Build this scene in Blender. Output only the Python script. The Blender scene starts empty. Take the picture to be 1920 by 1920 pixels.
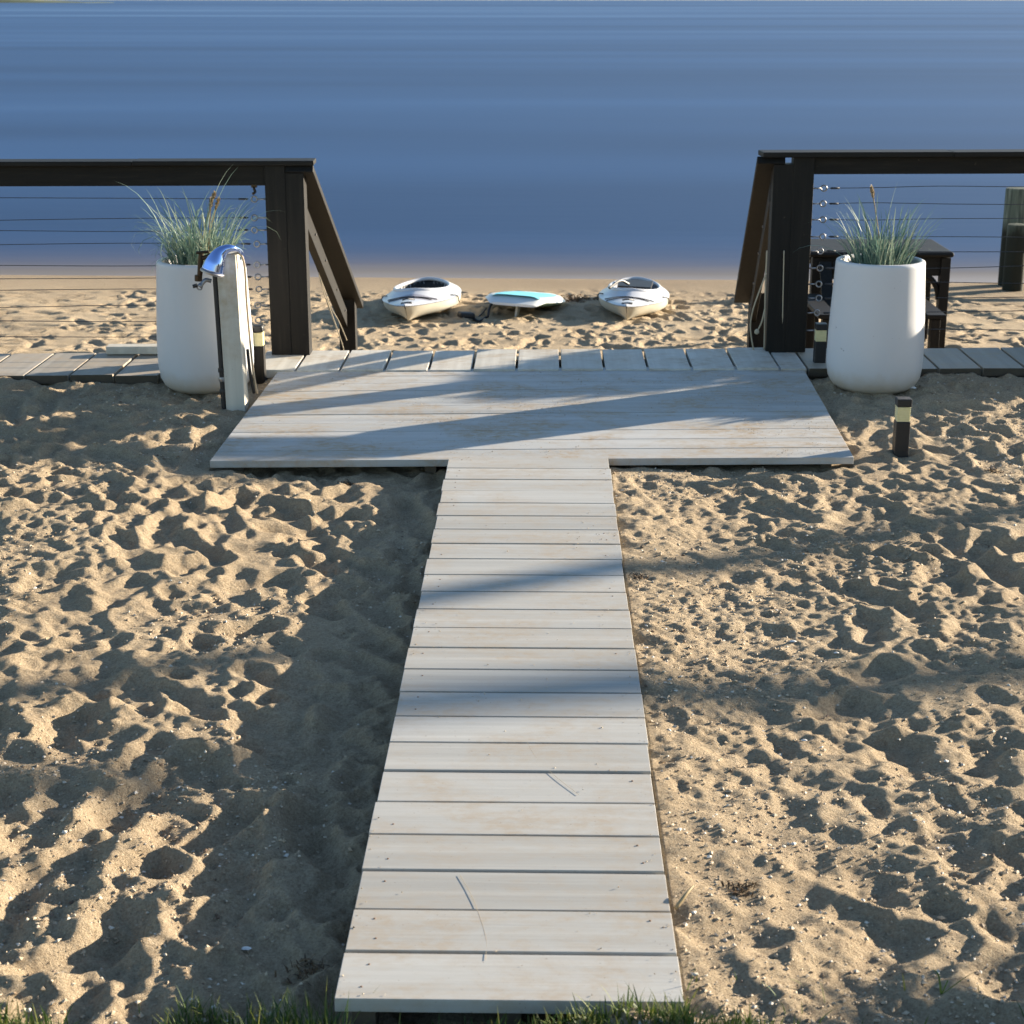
import bpy, math, random
import numpy as np
from mathutils import Vector, Matrix

random.seed(11)
rng = np.random.default_rng(7)
S = bpy.context.scene
COL = S.collection
R_ = math.radians

# ------------------------------------------------------------------ camera
F_PX = 3193.0
CAM = Vector((0, 0, 1.6))
TH = math.atan(961.0 / F_PX)
PSI = math.atan(62 * math.cos(TH) / F_PX)
cam = bpy.data.objects.new('camera', bpy.data.cameras.new('camera'))
COL.objects.link(cam)
cam.location = CAM
cam.rotation_euler = (math.pi / 2 - TH, 0, PSI)
cam.data.sensor_width = 36
cam.data.lens = F_PX / 1920 * 36
cam.data.clip_start = 0.05
cam.data.clip_end = 20000
cam.data.dof.use_dof = True
cam.data.dof.focus_distance = 5.2
cam.data.dof.aperture_fstop = 11
S.camera = cam
FW = Vector((-math.sin(PSI) * math.cos(TH), math.cos(PSI) * math.cos(TH), -math.sin(TH)))
RT = Vector((math.cos(PSI), math.sin(PSI), 0))
UP = RT.cross(FW)


def ray(px, py):
    return FW + RT * ((px - 960) / F_PX) - UP * ((py - 960) / F_PX)


def pz(px, py, z):          # point of the level z seen at a pixel of the photograph
    r = ray(px, py)
    return CAM + r * ((z - CAM.z) / r.z)


def pY(px, py, Y):          # point at distance Y ahead
    r = ray(px, py)
    return CAM + r * (Y / r.y)


# ------------------------------------------------------------------ light
AZ, EL = R_(27), R_(13.5)     # the sun stands to the right, a little ahead
SUN = Vector((math.cos(AZ) * math.cos(EL), math.sin(AZ) * math.cos(EL), math.sin(EL)))
sl = bpy.data.lights.new('sun', 'SUN')
sl.energy = 5.0
sl.angle = R_(0.53)
sl.color = (1.0, 0.87, 0.69)
so = bpy.data.objects.new('sun', sl)
COL.objects.link(so)
so.rotation_euler = SUN.to_track_quat('Z', 'Y').to_euler()
so.location = (10, 5, 8)
W = bpy.data.worlds.new('World')
S.world = W
W.use_nodes = True
nt = W.node_tree
bg = nt.nodes['Background']
sky = nt.nodes.new('ShaderNodeTexSky')
sky.sky_type = 'NISHITA'
sky.sun_disc = False
sky.sun_elevation = EL
sky.sun_rotation = math.pi / 2 - AZ
sky.air_density = 1.0
sky.dust_density = 0.3
sky.ozone_density = 2.2
nt.links.new(sky.outputs[0], bg.inputs[0])
bg.inputs[1].default_value = 0.075
S.view_settings.view_transform = 'Standard'
S.view_settings.look = 'None'
S.view_settings.exposure = 1.72
S.view_settings.gamma = 1


# ------------------------------------------------------------------ materials
class NB:
    def __init__(self, name):
        self.m = bpy.data.materials.new(name)
        self.m.use_nodes = True
        self.t = self.m.node_tree
        self.b = self.t.nodes['Principled BSDF']
        self.pos = self.n('ShaderNodeNewGeometry')

    def n(self, typ, **kw):
        x = self.t.nodes.new(typ)
        for k, v in kw.items():
            setattr(x, k, v)
        return x

    def l(self, a, b):
        self.t.links.new(a, b)

    def noise(self, scale=1.0, stretch=(1, 1, 1), detail=4, rough=0.55, rot=0.0, dist=0.0, off=(0, 0, 0), local=False):
        mp = self.n('ShaderNodeMapping')
        mp.inputs['Scale'].default_value = stretch
        mp.inputs['Rotation'].default_value = (0, 0, rot)
        mp.inputs['Location'].default_value = off
        if local:
            if not hasattr(self, 'tc'):
                self.tc = self.n('ShaderNodeTexCoord')
            self.l(self.tc.outputs['Object'], mp.inputs[0])
        else:
            self.l(self.pos.outputs['Position'], mp.inputs[0])
        x = self.n('ShaderNodeTexNoise')
        x.inputs['Scale'].default_value = scale
        x.inputs['Detail'].default_value = detail
        x.inputs['Roughness'].default_value = rough
        x.inputs['Distortion'].default_value = dist
        self.l(mp.outputs[0], x.inputs['Vector'])
        return x.outputs[0]

    def ramp(self, fac, stops):
        r = self.n('ShaderNodeValToRGB')
        e = r.color_ramp.elements
        while len(e) < len(stops):
            e.new(0.5)
        for i, (p, c) in enumerate(stops):
            e[i].position = p
            e[i].color = (*c, 1) if isinstance(c, tuple) else (c, c, c, 1)
        self.l(fac, r.inputs[0])
        return r.outputs[0]

    def mix(self, fac, a, b, mode='MIX'):
        x = self.n('ShaderNodeMix', data_type='RGBA', blend_type=mode)
        for s, v in ((0, fac), (6, a), (7, b)):
            if isinstance(v, (int, float)):
                x.inputs[s].default_value = v
            elif isinstance(v, tuple):
                x.inputs[s].default_value = (*v, 1)
            else:
                self.l(v, x.inputs[s])
        return x.outputs[2]

    def math(self, op, a, b=0.0):
        x = self.n('ShaderNodeMath', operation=op)
        for i, v in enumerate((a, b)):
            if isinstance(v, (int, float)):
                x.inputs[i].default_value = v
            else:
                self.l(v, x.inputs[i])
        return x.outputs[0]

    def bump(self, h, strength=0.3, dist=0.01, normal=None):
        x = self.n('ShaderNodeBump')
        x.inputs['Strength'].default_value = strength
        x.inputs['Distance'].default_value = dist
        self.l(h, x.inputs['Height'])
        if normal is not None:
            self.l(normal, x.inputs['Normal'])
        return x.outputs[0]

    def out(self, col=None, rough=0.6, normal=None, metal=0.0, spec=0.5):
        if col is not None:
            if isinstance(col, tuple):
                self.b.inputs['Base Color'].default_value = (*col, 1)
            else:
                self.l(col, self.b.inputs['Base Color'])
        if isinstance(rough, (int, float)):
            self.b.inputs['Roughness'].default_value = rough
        else:
            self.l(rough, self.b.inputs['Roughness'])
        self.b.inputs['Metallic'].default_value = metal
        self.b.inputs['Specular IOR Level'].default_value = spec
        if normal is not None:
            self.l(normal, self.b.inputs['Normal'])
        return self.m


def plain(name, col, rough=0.5, metal=0.0, spec=0.5, var=0.12, scale=25, bump=0.0):
    k = NB(name)
    n = k.noise(scale, detail=5, local=True)
    c = k.mix(n, tuple(x * (1 - var) for x in col), tuple(min(1, x * (1 + var)) for x in col))
    nr = k.bump(k.noise(scale * 6, local=True), bump, 0.003) if bump else None
    return k.out(c, rough, nr, metal, spec)


def painted_wood(name, lo, hi, along, dirt=0.5, dirt_col=(.36, .27, .17), rough=0.62, gscale=1.0):
    """weathered painted boards: grain along x or y, one tone per board, dust and small stains"""
    k = NB(name)
    isl = k.pos.outputs['Random Per Island']
    st = (2.2, 60, 60) if along == 'x' else ((60, 2.2, 60) if along == 'y' else (60, 60, 2.2))
    g = k.noise(gscale, st, detail=6, rough=0.65)
    g2 = k.noise(gscale * 0.35, st, detail=3)
    c = k.mix(isl, lo, hi)
    c = k.mix(k.math('MULTIPLY', g, 0.55), c, tuple(x * 0.62 for x in lo))
    c = k.mix(k.ramp(g2, [(.45, 0.0), (.7, .35)]), c, tuple(min(1, x * 1.15) for x in hi))
    # dust blown over the boards
    d = k.noise(3.1, (1, 1.6, 1), detail=8, rough=0.68, dist=0.6)
    d2 = k.noise(26, (1, 1.5, 1), detail=6, rough=0.7)
    dm = k.math('MULTIPLY', k.ramp(d, [(.43, 0.0), (.61, 1.0)]), k.ramp(d2, [(.36, 0.1), (.62, 1.0)]))
    c = k.mix(k.math('MULTIPLY', dm, dirt), c, dirt_col)
    sp = k.noise(140, detail=2)
    c = k.mix(k.ramp(sp, [(.70, 0.0), (.76, .5)]), c, (.12, .085, .055))
    nr = k.bump(g, 0.35, 0.0018)
    return k.out(c, rough, nr, 0, 0.35)


M = {}
M['deck'] = painted_wood('weathered_walkway_board', (.36, .35, .32), (.49, .48, .445), 'x', .55)
M['ramp'] = painted_wood('weathered_platform_board', (.39, .385, .36), (.52, .512, .485), 'x', 1.0)
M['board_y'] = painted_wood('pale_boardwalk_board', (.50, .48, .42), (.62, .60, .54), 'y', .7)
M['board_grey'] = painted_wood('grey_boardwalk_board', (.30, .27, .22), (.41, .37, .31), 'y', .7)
M['post_white'] = painted_wood('old_white_post', (.55, .52, .44), (.62, .60, .52), 'z', .6)
M['shaded_end_grain'] = plain('shaded_board_end_grain', (.075, .058, .038), .85, var=.4)  # damp end grain, with the shade of the near faces painted in
M['joist'] = plain('old_joist_timber', (.12, .09, .06), .8)
M['screw'] = plain('rusty_screw', (.16, .09, .05), .6)


def dark_wood(name, along, tone=1.0):
    k = NB(name)
    st = {'x': (2, 45, 45), 'y': (45, 2, 45), 'z': (45, 45, 2)}[along]
    g = k.noise(1.2, st, detail=6, rough=.65)
    c = k.ramp(g, [(p_, tuple(x * tone for x in c_)) for p_, c_ in ((.3, (.005, .0042, .0034)), (.55, (.0095, .008, .0062)), (.78, (.022, .018, .013)))])
    sc = k.noise(40, detail=4)
    c = k.mix(k.ramp(sc, [(.70, 0.0), (.76, .35)]), c, (.12, .095, .065))
    return k.out(c, .6, k.bump(g, .4, .002), 0, .25)


M['dark_x'] = dark_wood('dark_stained_rail_timber', 'x')
M['dark_y'] = dark_wood('dark_stained_stair_timber', 'y', .65)
M['dark_z'] = dark_wood('dark_stained_post_timber', 'z')
M['steel'] = plain('stainless_steel', (.30, .30, .31), .42, 1.0)
M['cable'] = plain('steel_cable', (.045, .045, .05), .6, .3)
M['rope'] = plain('slack_rope', (.40, .34, .24), .8)
M['chrome'] = plain('sky_tinted_chrome', (.42, .54, .90), .08, 1.0, var=.02)  # blue of the reflected sky is tinted into the metal
M['brass'] = plain('aged_brass', (.06, .04, .024), .45, .8, var=.4)
M['black'] = plain('black_plastic', (.012, .012, .013), .5)
M['tan_hose'] = plain('tan_supply_tube', (.42, .33, .22), .5)
M['soil'] = plain('potting_soil', (.05, .035, .025), .95, bump=.8)
M['rubber'] = plain('black_rubber', (.015, .014, .014), .6)

# white planter glaze with a few scuffs and sand dust near its foot
k = NB('white_planter_shell')
sc = k.noise(38, detail=3, local=True)
c = k.mix(k.noise(3, detail=4, local=True), (.55, .55, .555), (.62, .62, .625))
c = k.mix(k.ramp(sc, [(.735, 0.0), (.76, .8)]), c, (.16, .15, .14))
sep = k.n('ShaderNodeSeparateXYZ')
k.noise(1, local=True)
k.l(k.tc.outputs['Object'], sep.inputs[0])
dz = k.ramp(k.math('ADD', k.math('MULTIPLY', sep.outputs[2], 6.0), k.math('MULTIPLY', k.noise(14, detail=6, local=True), .6)), [(.3, .85), (.95, 0.0)])
c = k.mix(dz, c, (.48, .38, .26))
M['planter'] = k.out(c, .42, k.bump(k.noise(9, detail=3, local=True), .05, .01), 0, .4)

# lamp lens
k = NB('ribbed_lamp_lens')
c = k.mix(k.noise(60, local=True), (.62, .55, .28), (.80, .74, .45))
M['lens'] = k.out(c, .35)
k.b.inputs['Subsurface Weight'].default_value = .25
k.b.inputs['Subsurface Radius'].default_value = (.01, .01, .006)

# kayak plastic, board
M['hull'] = plain('cream_kayak_plastic', (.55, .52, .43), .38, var=.08, scale=6)
M['deck_grey'] = plain('white_kayak_plastic', (.54, .55, .57), .3, var=.06, scale=6)
M['deck_patch'] = plain('grey_kayak_panel', (.16, .16, .18), .5)
M['deck_shade'] = plain('grey_deck_shade', (.34, .33, .36), .5)  # grey trapezoid of shade painted on the deck ahead of the open cockpit
M['inside'] = plain('dark_cockpit_inside', (.02, .019, .018), .7)
M['teal'] = plain('teal_traction_pad', (.16, .55, .66), .6, var=.08)
M['board_white'] = plain('white_epoxy', (.68, .68, .64), .3, var=.05)
M['board_green'] = plain('green_board_underside', (.16, .24, .15), .4)

# piling
k = NB('weathered_piling_timber')
g = k.noise(1.5, (30, 30, 2), detail=6)
c = k.ramp(g, [(.3, (.05, .058, .042)), (.6, (.13, .145, .105)), (.8, (.30, .30, .24))])
z = k.n('ShaderNodeSeparateXYZ')
k.l(k.pos.outputs['Position'], z.inputs[0])
al = k.ramp(k.math('ADD', k.math('MULTIPLY', k.math('ADD', z.outputs[2], 0.62), 2.6), k.math('MULTIPLY', k.noise(6, detail=6), .8)), [(.35, 1.0), (.75, 0.0)])
c = k.mix(al, c, (.018, .018, .010))
M['piling'] = k.out(c, .8, k.bump(g, .5, .006), 0, .3)


def leaf_mat(name, c0, c1, c2, trans=.25):
    k = NB(name)
    isl = k.pos.outputs['Random Per Island']
    c = k.ramp(isl, [(0, c0), (.55, c1), (1, c2)])
    m = k.out(c, .55, None, 0, .35)
    tr = k.n('ShaderNodeBsdfTranslucent')
    k.l(c, tr.inputs[0])
    ms = k.n('ShaderNodeMixShader')
    ms.inputs[0].default_value = trans
    o = k.t.nodes['Material Output']
    k.l(k.b.outputs[0], ms.inputs[1])
    k.l(tr.outputs[0], ms.inputs[2])
    k.l(ms.outputs[0], o.inputs[0])
    return m


M['blade'] = leaf_mat('blue_green_blade', (.08, .15, .12), (.17, .26, .20), (.42, .46, .32), .25)
M['seed'] = leaf_mat('straw_seed_head', (.22, .15, .07), (.30, .22, .11), (.40, .31, .17), .1)
M['lawn'] = leaf_mat('lawn_blade', (.035, .07, .012), (.07, .12, .02), (.20, .20, .05), .3)
M['leaf'] = leaf_mat('shrub_leaf', (.03, .06, .02), (.05, .09, .025), (.09, .12, .04), .2)
M['straw'] = leaf_mat('dry_straw', (.25, .17, .08), (.36, .27, .14), (.48, .38, .22), .1)
M['stem'] = plain('dry_stem_skin', (.34, .27, .18), .8)
M['weed'] = leaf_mat('dry_seaweed', (.05, .03, .012), (.10, .055, .02), (.16, .09, .03), .1)
M['bark'] = plain('pine_bark', (.09, .065, .045), .9, var=.4, scale=12, bump=.6)

# sand
k = NB('beach_sand')
n1 = k.noise(1.3, detail=5)
n2 = k.noise(62, detail=6, rough=.72)
n3 = k.noise(420, detail=3, rough=.7)
c = k.mix(k.ramp(n1, [(.35, 0.0), (.65, 1.0)]), (.445, .345, .222), (.515, .41, .272))
c = k.mix(k.ramp(n2, [(.35, .55), (.6, 0.0)]), c, (.29, .21, .13))
n4 = k.noise(170, detail=3, rough=.7)
c = k.mix(k.ramp(n4, [(.36, .65), (.50, 0.0)]), c, (.25, .18, .11))
c = k.mix(k.ramp(n4, [(.58, 0.0), (.70, .6)]), c, (.62, .52, .38))
c = k.mix(k.ramp(n3, [(.56, 0.0), (.72, .75)]), c, (.60, .49, .36))
c = k.mix(k.ramp(n3, [(.30, .7), (.42, 0.0)]), c, (.15, .10, .065))
s = k.n('ShaderNodeSeparateXYZ')
k.l(k.pos.outputs['Position'], s.inputs[0])
wet = k.ramp(k.math('ADD', k.math('MULTIPLY', s.outputs[2], -4.0), k.math('MULTIPLY', k.noise(1.2, (.4, 1, 1), detail=4), .3)), [(.0, 0.0), (1.0, 1.0)])
wetm = k.n('ShaderNodeMapRange')
wetm.inputs['From Min'].default_value = -1.05
wetm.inputs['From Max'].default_value = -1.14
k.l(s.outputs[2], wetm.inputs['Value'])
c = k.mix(k.math('MULTIPLY', wetm.outputs[0], .55), c, (.17, .125, .085))
hb = k.math('ADD', k.math('MULTIPLY', n2, 1.0), k.math('MULTIPLY', n3, .35))
nr = k.bump(hb, 1.0, .016)
M['sand'] = k.out(c, .9, nr, 0, .2)

# water smoothed by the long exposure: soft bands, sandy shallows
k = NB('calm_bay_water')
s = k.n('ShaderNodeSeparateXYZ')
k.l(k.pos.outputs['Position'], s.inputs[0])
b1 = k.noise(1, (.010, .075, 1), detail=2, rough=.45, rot=R_(-3))
b2 = k.noise(1, (.0022, .014, 1), detail=3, rough=.5, rot=R_(3), off=(3, 7, 0))
b3 = k.noise(1, (.0006, .0028, 1), detail=2, rough=.5, rot=R_(-1), off=(11, 2, 0))
near = k.n('ShaderNodeMapRange')
near.inputs['From Min'].default_value = 35
near.inputs['From Max'].default_value = 140
near.inputs['To Min'].default_value = .55
near.inputs['To Max'].default_value = .14
k.l(s.outputs[1], near.inputs['Value'])
bands = k.math('ADD', k.math('ADD', k.math('ADD', k.math('MULTIPLY', k.math('SUBTRACT', b1, .5), near.outputs[0]), .25), k.math('MULTIPLY', b2, .38)), k.math('MULTIPLY', b3, .32))
deep = k.ramp(bands, [(.50, (.015, .045, .120)), (.60, (.026, .073, .180)), (.70, (.072, .145, .275))])
sh = k.n('ShaderNodeMapRange')
sh.inputs['From Min'].default_value = 17.0
sh.inputs['From Max'].default_value = 21.6
k.l(k.math('ADD', s.outputs[1], k.math('MULTIPLY', k.math('SUBTRACT', k.noise(1, (.10, .3, 1), detail=3), .5), 1.6)), sh.inputs['Value'])
shc = k.ramp(sh.outputs[0], [(0.0, (.27, .26, .27)), (.09, (.25, .225, .215)), (.19, (.165, .14, .125)), (.32, (.085, .088, .125)), (.6, (.040, .062, .130)), (1.0, (.026, .073, .180))])
fac = k.ramp(sh.outputs[0], [(.3, 0.0), (1.0, 1.0)])
c = k.mix(fac, shc, deep)
wv = k.noise(1, (.5, 2.5, 1), detail=3)
M['water'] = k.out(c, .5, k.bump(wv, .08, .05), 0, .12)
M['far'] = plain('far_shore_scrub', (.05, .07, .03), .9, var=.5, scale=.05)

# grit: tone by fragment
k = NB('shell_grit')
c = k.ramp(k.pos.outputs['Random Per Island'], [(0, (.14, .09, .055)), (.15, (.32, .23, .14)), (.5, (.42, .32, .205)), (.85, (.50, .41, .29)), (1, (.70, .65, .56))])
M['grit'] = k.out(c, .7)
M['shell'] = plain('white_shell', (.66, .64, .60), .4)


# ------------------------------------------------------------------ mesh tools
class MB:
    def __init__(self):
        self.v, self.f, self.mi = [], [], []
        self.slot = 0

    def add(self, vs, fs):
        o = len(self.v)
        self.v += [tuple(p) for p in vs]
        for f in fs:
            self.f.append([i + o for i in f])
            self.mi.append(self.slot)

    def hexa(self, p):        # 8 corners: bottom ring then top ring
        self.add(p, [(3, 2, 1, 0), (4, 5, 6, 7), (0, 1, 5, 4), (1, 2, 6, 5), (2, 3, 7, 6), (3, 0, 4, 7)])

    def box(self, c, d, rot=None):
        hx, hy, hz = d[0] / 2, d[1] / 2, d[2] / 2
        P = [Vector((x, y, z)) for z in (-hz, hz) for x, y in ((-hx, -hy), (hx, -hy), (hx, hy), (-hx, hy))]
        if rot is not None:
            P = [rot @ p for p in P]
        self.hexa([p + Vector(c) for p in P])

    def beam(self, a, b, w, h, up=(0, 0, 1)):
        a, b = Vector(a), Vector(b)
        d = (b - a).normalized()
        s = d.cross(Vector(up)).normalized()
        u = s.cross(d)
        P = []
        for q in (a, b):
            for sx, sz in ((-1, -1), (1, -1), (1, 1), (-1, 1)):
                P.append(q + s * (sx * w / 2) + u * (sz * h / 2))
        self.add(P, [(0, 1, 2, 3), (7, 6, 5, 4), (0, 4, 5, 1), (1, 5, 6, 2), (2, 6, 7, 3), (3, 7, 4, 0)])

    def tube(self, pts, rad, n=8, cap=True):
        pts = [Vector(p) for p in pts]
        if not isinstance(rad, (list, tuple)):
            rad = [rad] * len(pts)
        ref = Vector((0, 0, 1))
        vs = []
        prev = None
        for i, p in enumerate(pts):
            t = (pts[min(i + 1, len(pts) - 1)] - pts[max(i - 1, 0)]).normalized()
            if prev is None:
                a = t.cross(ref)
                if a.length < 1e-3:
                    a = t.cross(Vector((1, 0, 0)))
                a.normalize()
            else:
                a = (prev - t * prev.dot(t)).normalized()
            prev = a
            b = t.cross(a)
            for j in range(n):
                w = 2 * math.pi * j / n
                vs.append(p + (a * math.cos(w) + b * math.sin(w)) * rad[i])
        fs = []
        for i in range(len(pts) - 1):
            for j in range(n):
                j2 = (j + 1) % n
                fs.append((i * n + j, i * n + j2, (i + 1) * n + j2, (i + 1) * n + j))
        if cap:
            fs.append(tuple(range(n - 1, -1, -1)))
            fs.append(tuple(range((len(pts) - 1) * n, len(pts) * n)))
        self.add(vs, fs)

    def lathe(self, c, prof, n=40):
        vs, fs = [], []
        for r, z in prof:
            for j in range(n):
                w = 2 * math.pi * j / n
                vs.append((c[0] + r * math.cos(w), c[1] + r * math.sin(w), c[2] + z))
        for i in range(len(prof) - 1):
            for j in range(n):
                j2 = (j + 1) % n
                fs.append((i * n + j, i * n + j2, (i + 1) * n + j2, (i + 1) * n + j))
        fs.append(tuple(range(n - 1, -1, -1)))
        fs.append(tuple(range((len(prof) - 1) * n, len(prof) * n)))
        self.add(vs, fs)

    def ring(self, c, R, r, ax=(0, 1, 0), n=18, m=8):
        ax = Vector(ax).normalized()
        a = ax.orthogonal().normalized()
        b = ax.cross(a)
        vs, fs = [], []
        for i in range(n):
            w = 2 * math.pi * i / n
            d = a * math.cos(w) + b * math.sin(w)
            for j in range(m):
                q = 2 * math.pi * j / m
                vs.append(Vector(c) + d * (R + r * math.cos(q)) + ax * (r * math.sin(q)))
        for i in range(n):
            for j in range(m):
                fs.append((i * m + j, ((i + 1) % n) * m + j, ((i + 1) % n) * m + (j + 1) % m, i * m + (j + 1) % m))
        self.add(vs, fs)

    def blade(self, pts, w, side):
        vs, fs = [], []
        n = len(pts)
        side = Vector(side)
        for i, p in enumerate(pts):
            t = i / (n - 1)
            ww = w * (1 - t) ** .6 * (.75 + .25 * min(1, t * 6)) * .5
            vs += [Vector(p) - side * ww, Vector(p) + side * ww]
        for i in range(n - 1):
            fs.append((2 * i, 2 * i + 1, 2 * i + 3, 2 * i + 2))
        self.add(vs, fs)

    def build(self, name, mats, parent=None, smooth=False, bevel=0.0, loc=None, auto=None):
        me = bpy.data.meshes.new(name)
        v = self.v
        if loc is not None:
            v = [(p[0] - loc[0], p[1] - loc[1], p[2] - loc[2]) for p in v]
        me.from_pydata(v, [], self.f)
        if not isinstance(mats, (list, tuple)):
            mats = [mats]
        for m in mats:
            me.materials.append(m)
        me.polygons.foreach_set('material_index', self.mi)
        if smooth:
            me.polygons.foreach_set('use_smooth', [True] * len(me.polygons))
        me.update()
        o = bpy.data.objects.new(name, me)
        COL.objects.link(o)
        if loc is not None:
            o.location = loc
        if parent is not None:
            o.parent = parent
            if loc is None:
                pass
            o.matrix_parent_inverse = Matrix.Translation(parent.location).inverted() if parent.rotation_euler[2] == 0 else parent.matrix_basis.inverted()
        if auto is not None:
            me.polygons.foreach_set('use_smooth', [True] * len(me.polygons))
            me.set_sharp_from_angle(angle=R_(auto))
        if bevel:
            b = o.modifiers.new('edge', 'BEVEL')
            b.width = bevel
            b.segments = 2
            b.limit_method = 'ANGLE'
            b.angle_limit = R_(40)
        return o


def tag(o, label, cat, group=None, kind=None):
    o['label'] = label
    o['category'] = cat
    if group:
        o['group'] = group
    if kind:
        o['kind'] = kind
    return o


def thing(name, label, cat, loc, group=None):
    o = bpy.data.objects.new(name, None)
    o.empty_display_size = .05
    COL.objects.link(o)
    o.location = loc
    return tag(o, label, cat, group)


def curve_pts(ctrl, n=20):
    """Catmull-Rom through the control points"""
    c = [Vector(p) for p in ctrl]
    c = [c[0] * 2 - c[1]] + c + [c[-1] * 2 - c[-2]]
    out = []
    seg = len(c) - 3
    for i in range(n + 1):
        u = i / n * seg
        j = min(int(u), seg - 1)
        t = u - j
        p0, p1, p2, p3 = c[j:j + 4]
        out.append(.5 * ((2 * p1) + (p2 - p0) * t + (2 * p0 - 5 * p1 + 4 * p2 - p3) * t * t + (3 * p1 - p0 - 3 * p2 + p3) * t ** 3))
    return out


# ------------------------------------------------------------------ layout of the timber paths
WX0, WX1 = -0.342, 0.2390                 # walkway edges at its joints
WY0 = pz(960, 1875, 0).y
WY1 = pz(960, 858, 0).y
RZ = .045
rampF = [pz(393, 864, 0), pz(1601, 857, 0)]
rampB = [pz(523, 694, .038), pz(1503, 685, .038)]
BW_Z = .045


def bw_near(x):
    return pz(1020, 692, BW_Z).y + .040 * x


def bw_far(x):
    return pz(1020, 655, BW_Z).y + .050 * x


# ------------------------------------------------------------------ sand
_tab = rng.random((257, 257))


def vn(X, Y, cell, ox=0.0, oy=0.0):
    x = X / cell + ox
    y = Y / cell + oy
    xi = np.floor(x).astype(int)
    yi = np.floor(y).astype(int)
    fx = x - xi
    fy = y - yi
    fx = fx * fx * (3 - 2 * fx)
    fy = fy * fy * (3 - 2 * fy)
    a = _tab[xi % 257, yi % 257]
    b = _tab[(xi + 1) % 257, yi % 257]
    c = _tab[xi % 257, (yi + 1) % 257]
    d = _tab[(xi + 1) % 257, (yi + 1) % 257]
    return (a * (1 - fx) + b * fx) * (1 - fy) + (c * (1 - fx) + d * fx) * fy - .5


def sm(a, b, x):
    t = np.clip((x - a) / (b - a), 0, 1)
    return t * t * (3 - 2 * t)


def churn(x0, x1, y0, y1, dx, n, dmin, dmax, scale, repose, iters, extra=()):
    """trodden sand: overlapping prints with floors, rims and slumped walls"""
    xs = np.arange(x0, x1, dx)
    ys = np.arange(y0, y1, dx)
    Y, X = np.meshgrid(ys, xs)
    H = .026 * vn(X, Y, .75, 3, 9) + .016 * vn(X, Y, .27, 31, 5) + .009 * vn(X, Y, .11, 77, 15) + .005 * vn(X, Y, .05, 7, 35)
    for q in range(n + len(extra)):
        cx, cy = rng.uniform(x0, x1), rng.uniform(y0, y1)
        a = rng.uniform(0, math.pi * 2) if rng.random() < .45 else rng.normal(math.pi / 2, .5)
        typ = rng.random() * (1 if q < .86 * n else .24)
        if typ < .17:
            L, Wd = rng.uniform(.095, .14), rng.uniform(.038, .05)
        elif typ < .62:
            L, Wd = rng.uniform(.036, .07), rng.uniform(.026, .045)
        else:
            L, Wd = rng.uniform(.018, .036), rng.uniform(.014, .028)
        L *= scale
        Wd *= scale
        dep = rng.uniform(dmin, dmax) * (1.0 if typ < .17 else (.9 if typ < .62 else .6))
        if q >= n:
            cx, cy, a, L, Wd, dep = extra[q - n]
        Rr = L * 2.0
        i0, i1 = int((cx - Rr - x0) / dx), int((cx + Rr - x0) / dx) + 1
        j0, j1 = int((cy - Rr - y0) / dx), int((cy + Rr - y0) / dx) + 1
        i0, j0 = max(i0, 0), max(j0, 0)
        i1, j1 = min(i1, len(xs)), min(j1, len(ys))
        if i1 - i0 < 3 or j1 - j0 < 3:
            continue
        h = H[i0:i1, j0:j1]
        u = (X[i0:i1, j0:j1] - cx) * math.cos(a) + (Y[i0:i1, j0:j1] - cy) * math.sin(a)
        v = -(X[i0:i1, j0:j1] - cx) * math.sin(a) + (Y[i0:i1, j0:j1] - cy) * math.cos(a)
        v = v - .12 * Wd * np.sin(u / L * 2)
        wl = Wd * (1 + .22 * np.sin(u / L * 1.9 + .3) - .14 * np.cos(u / L * 3.1))
        r = (np.abs(u / L) ** 2.4 + np.abs(v / wl) ** 2.4) ** (1 / 2.4)
        r = r + .16 * vn(X[i0:i1, j0:j1], Y[i0:i1, j0:j1], .03 * scale, q % 97, q % 53)
        w = 1 - sm(.78, 1.06, r)
        m = float((h * np.exp(-(r * .9) ** 2)).sum() / np.exp(-(r * .9) ** 2).sum())
        tilt = rng.uniform(-.5, .5) * dep
        floor = m - dep + tilt * u / L + .15 * (h - m)
        rim = dep * rng.uniform(.22, .6) * np.exp(-((r - 1.28) / .26) ** 2) * (1 + rng.uniform(-.7, .7) * np.clip(u / L, -1.5, 1.5))
        H[i0:i1, j0:j1] = h * (1 - w) + floor * w + rim * (1 - w)
    T = repose * dx
    for _ in range(iters):
        for ax in (0, 1):
            for sgn in (1, -1):
                d = H - np.roll(H, sgn, ax)
                e = np.clip(d - T, 0, None) * .22
                H -= e
                H += np.roll(e, -sgn, ax)
    H -= H.mean()
    return xs, ys, H


def bilin(xs, ys, H, X, Y):
    dx = xs[1] - xs[0]
    fx = np.clip((X - xs[0]) / dx, 0, len(xs) - 1.001)
    fy = np.clip((Y - ys[0]) / dx, 0, len(ys) - 1.001)
    i = fx.astype(int)
    j = fy.astype(int)
    a = fx - i
    b = fy - j
    return (H[i, j] * (1 - a) + H[i + 1, j] * a) * (1 - b) + (H[i, j + 1] * (1 - a) + H[i + 1, j + 1] * a) * b


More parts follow.
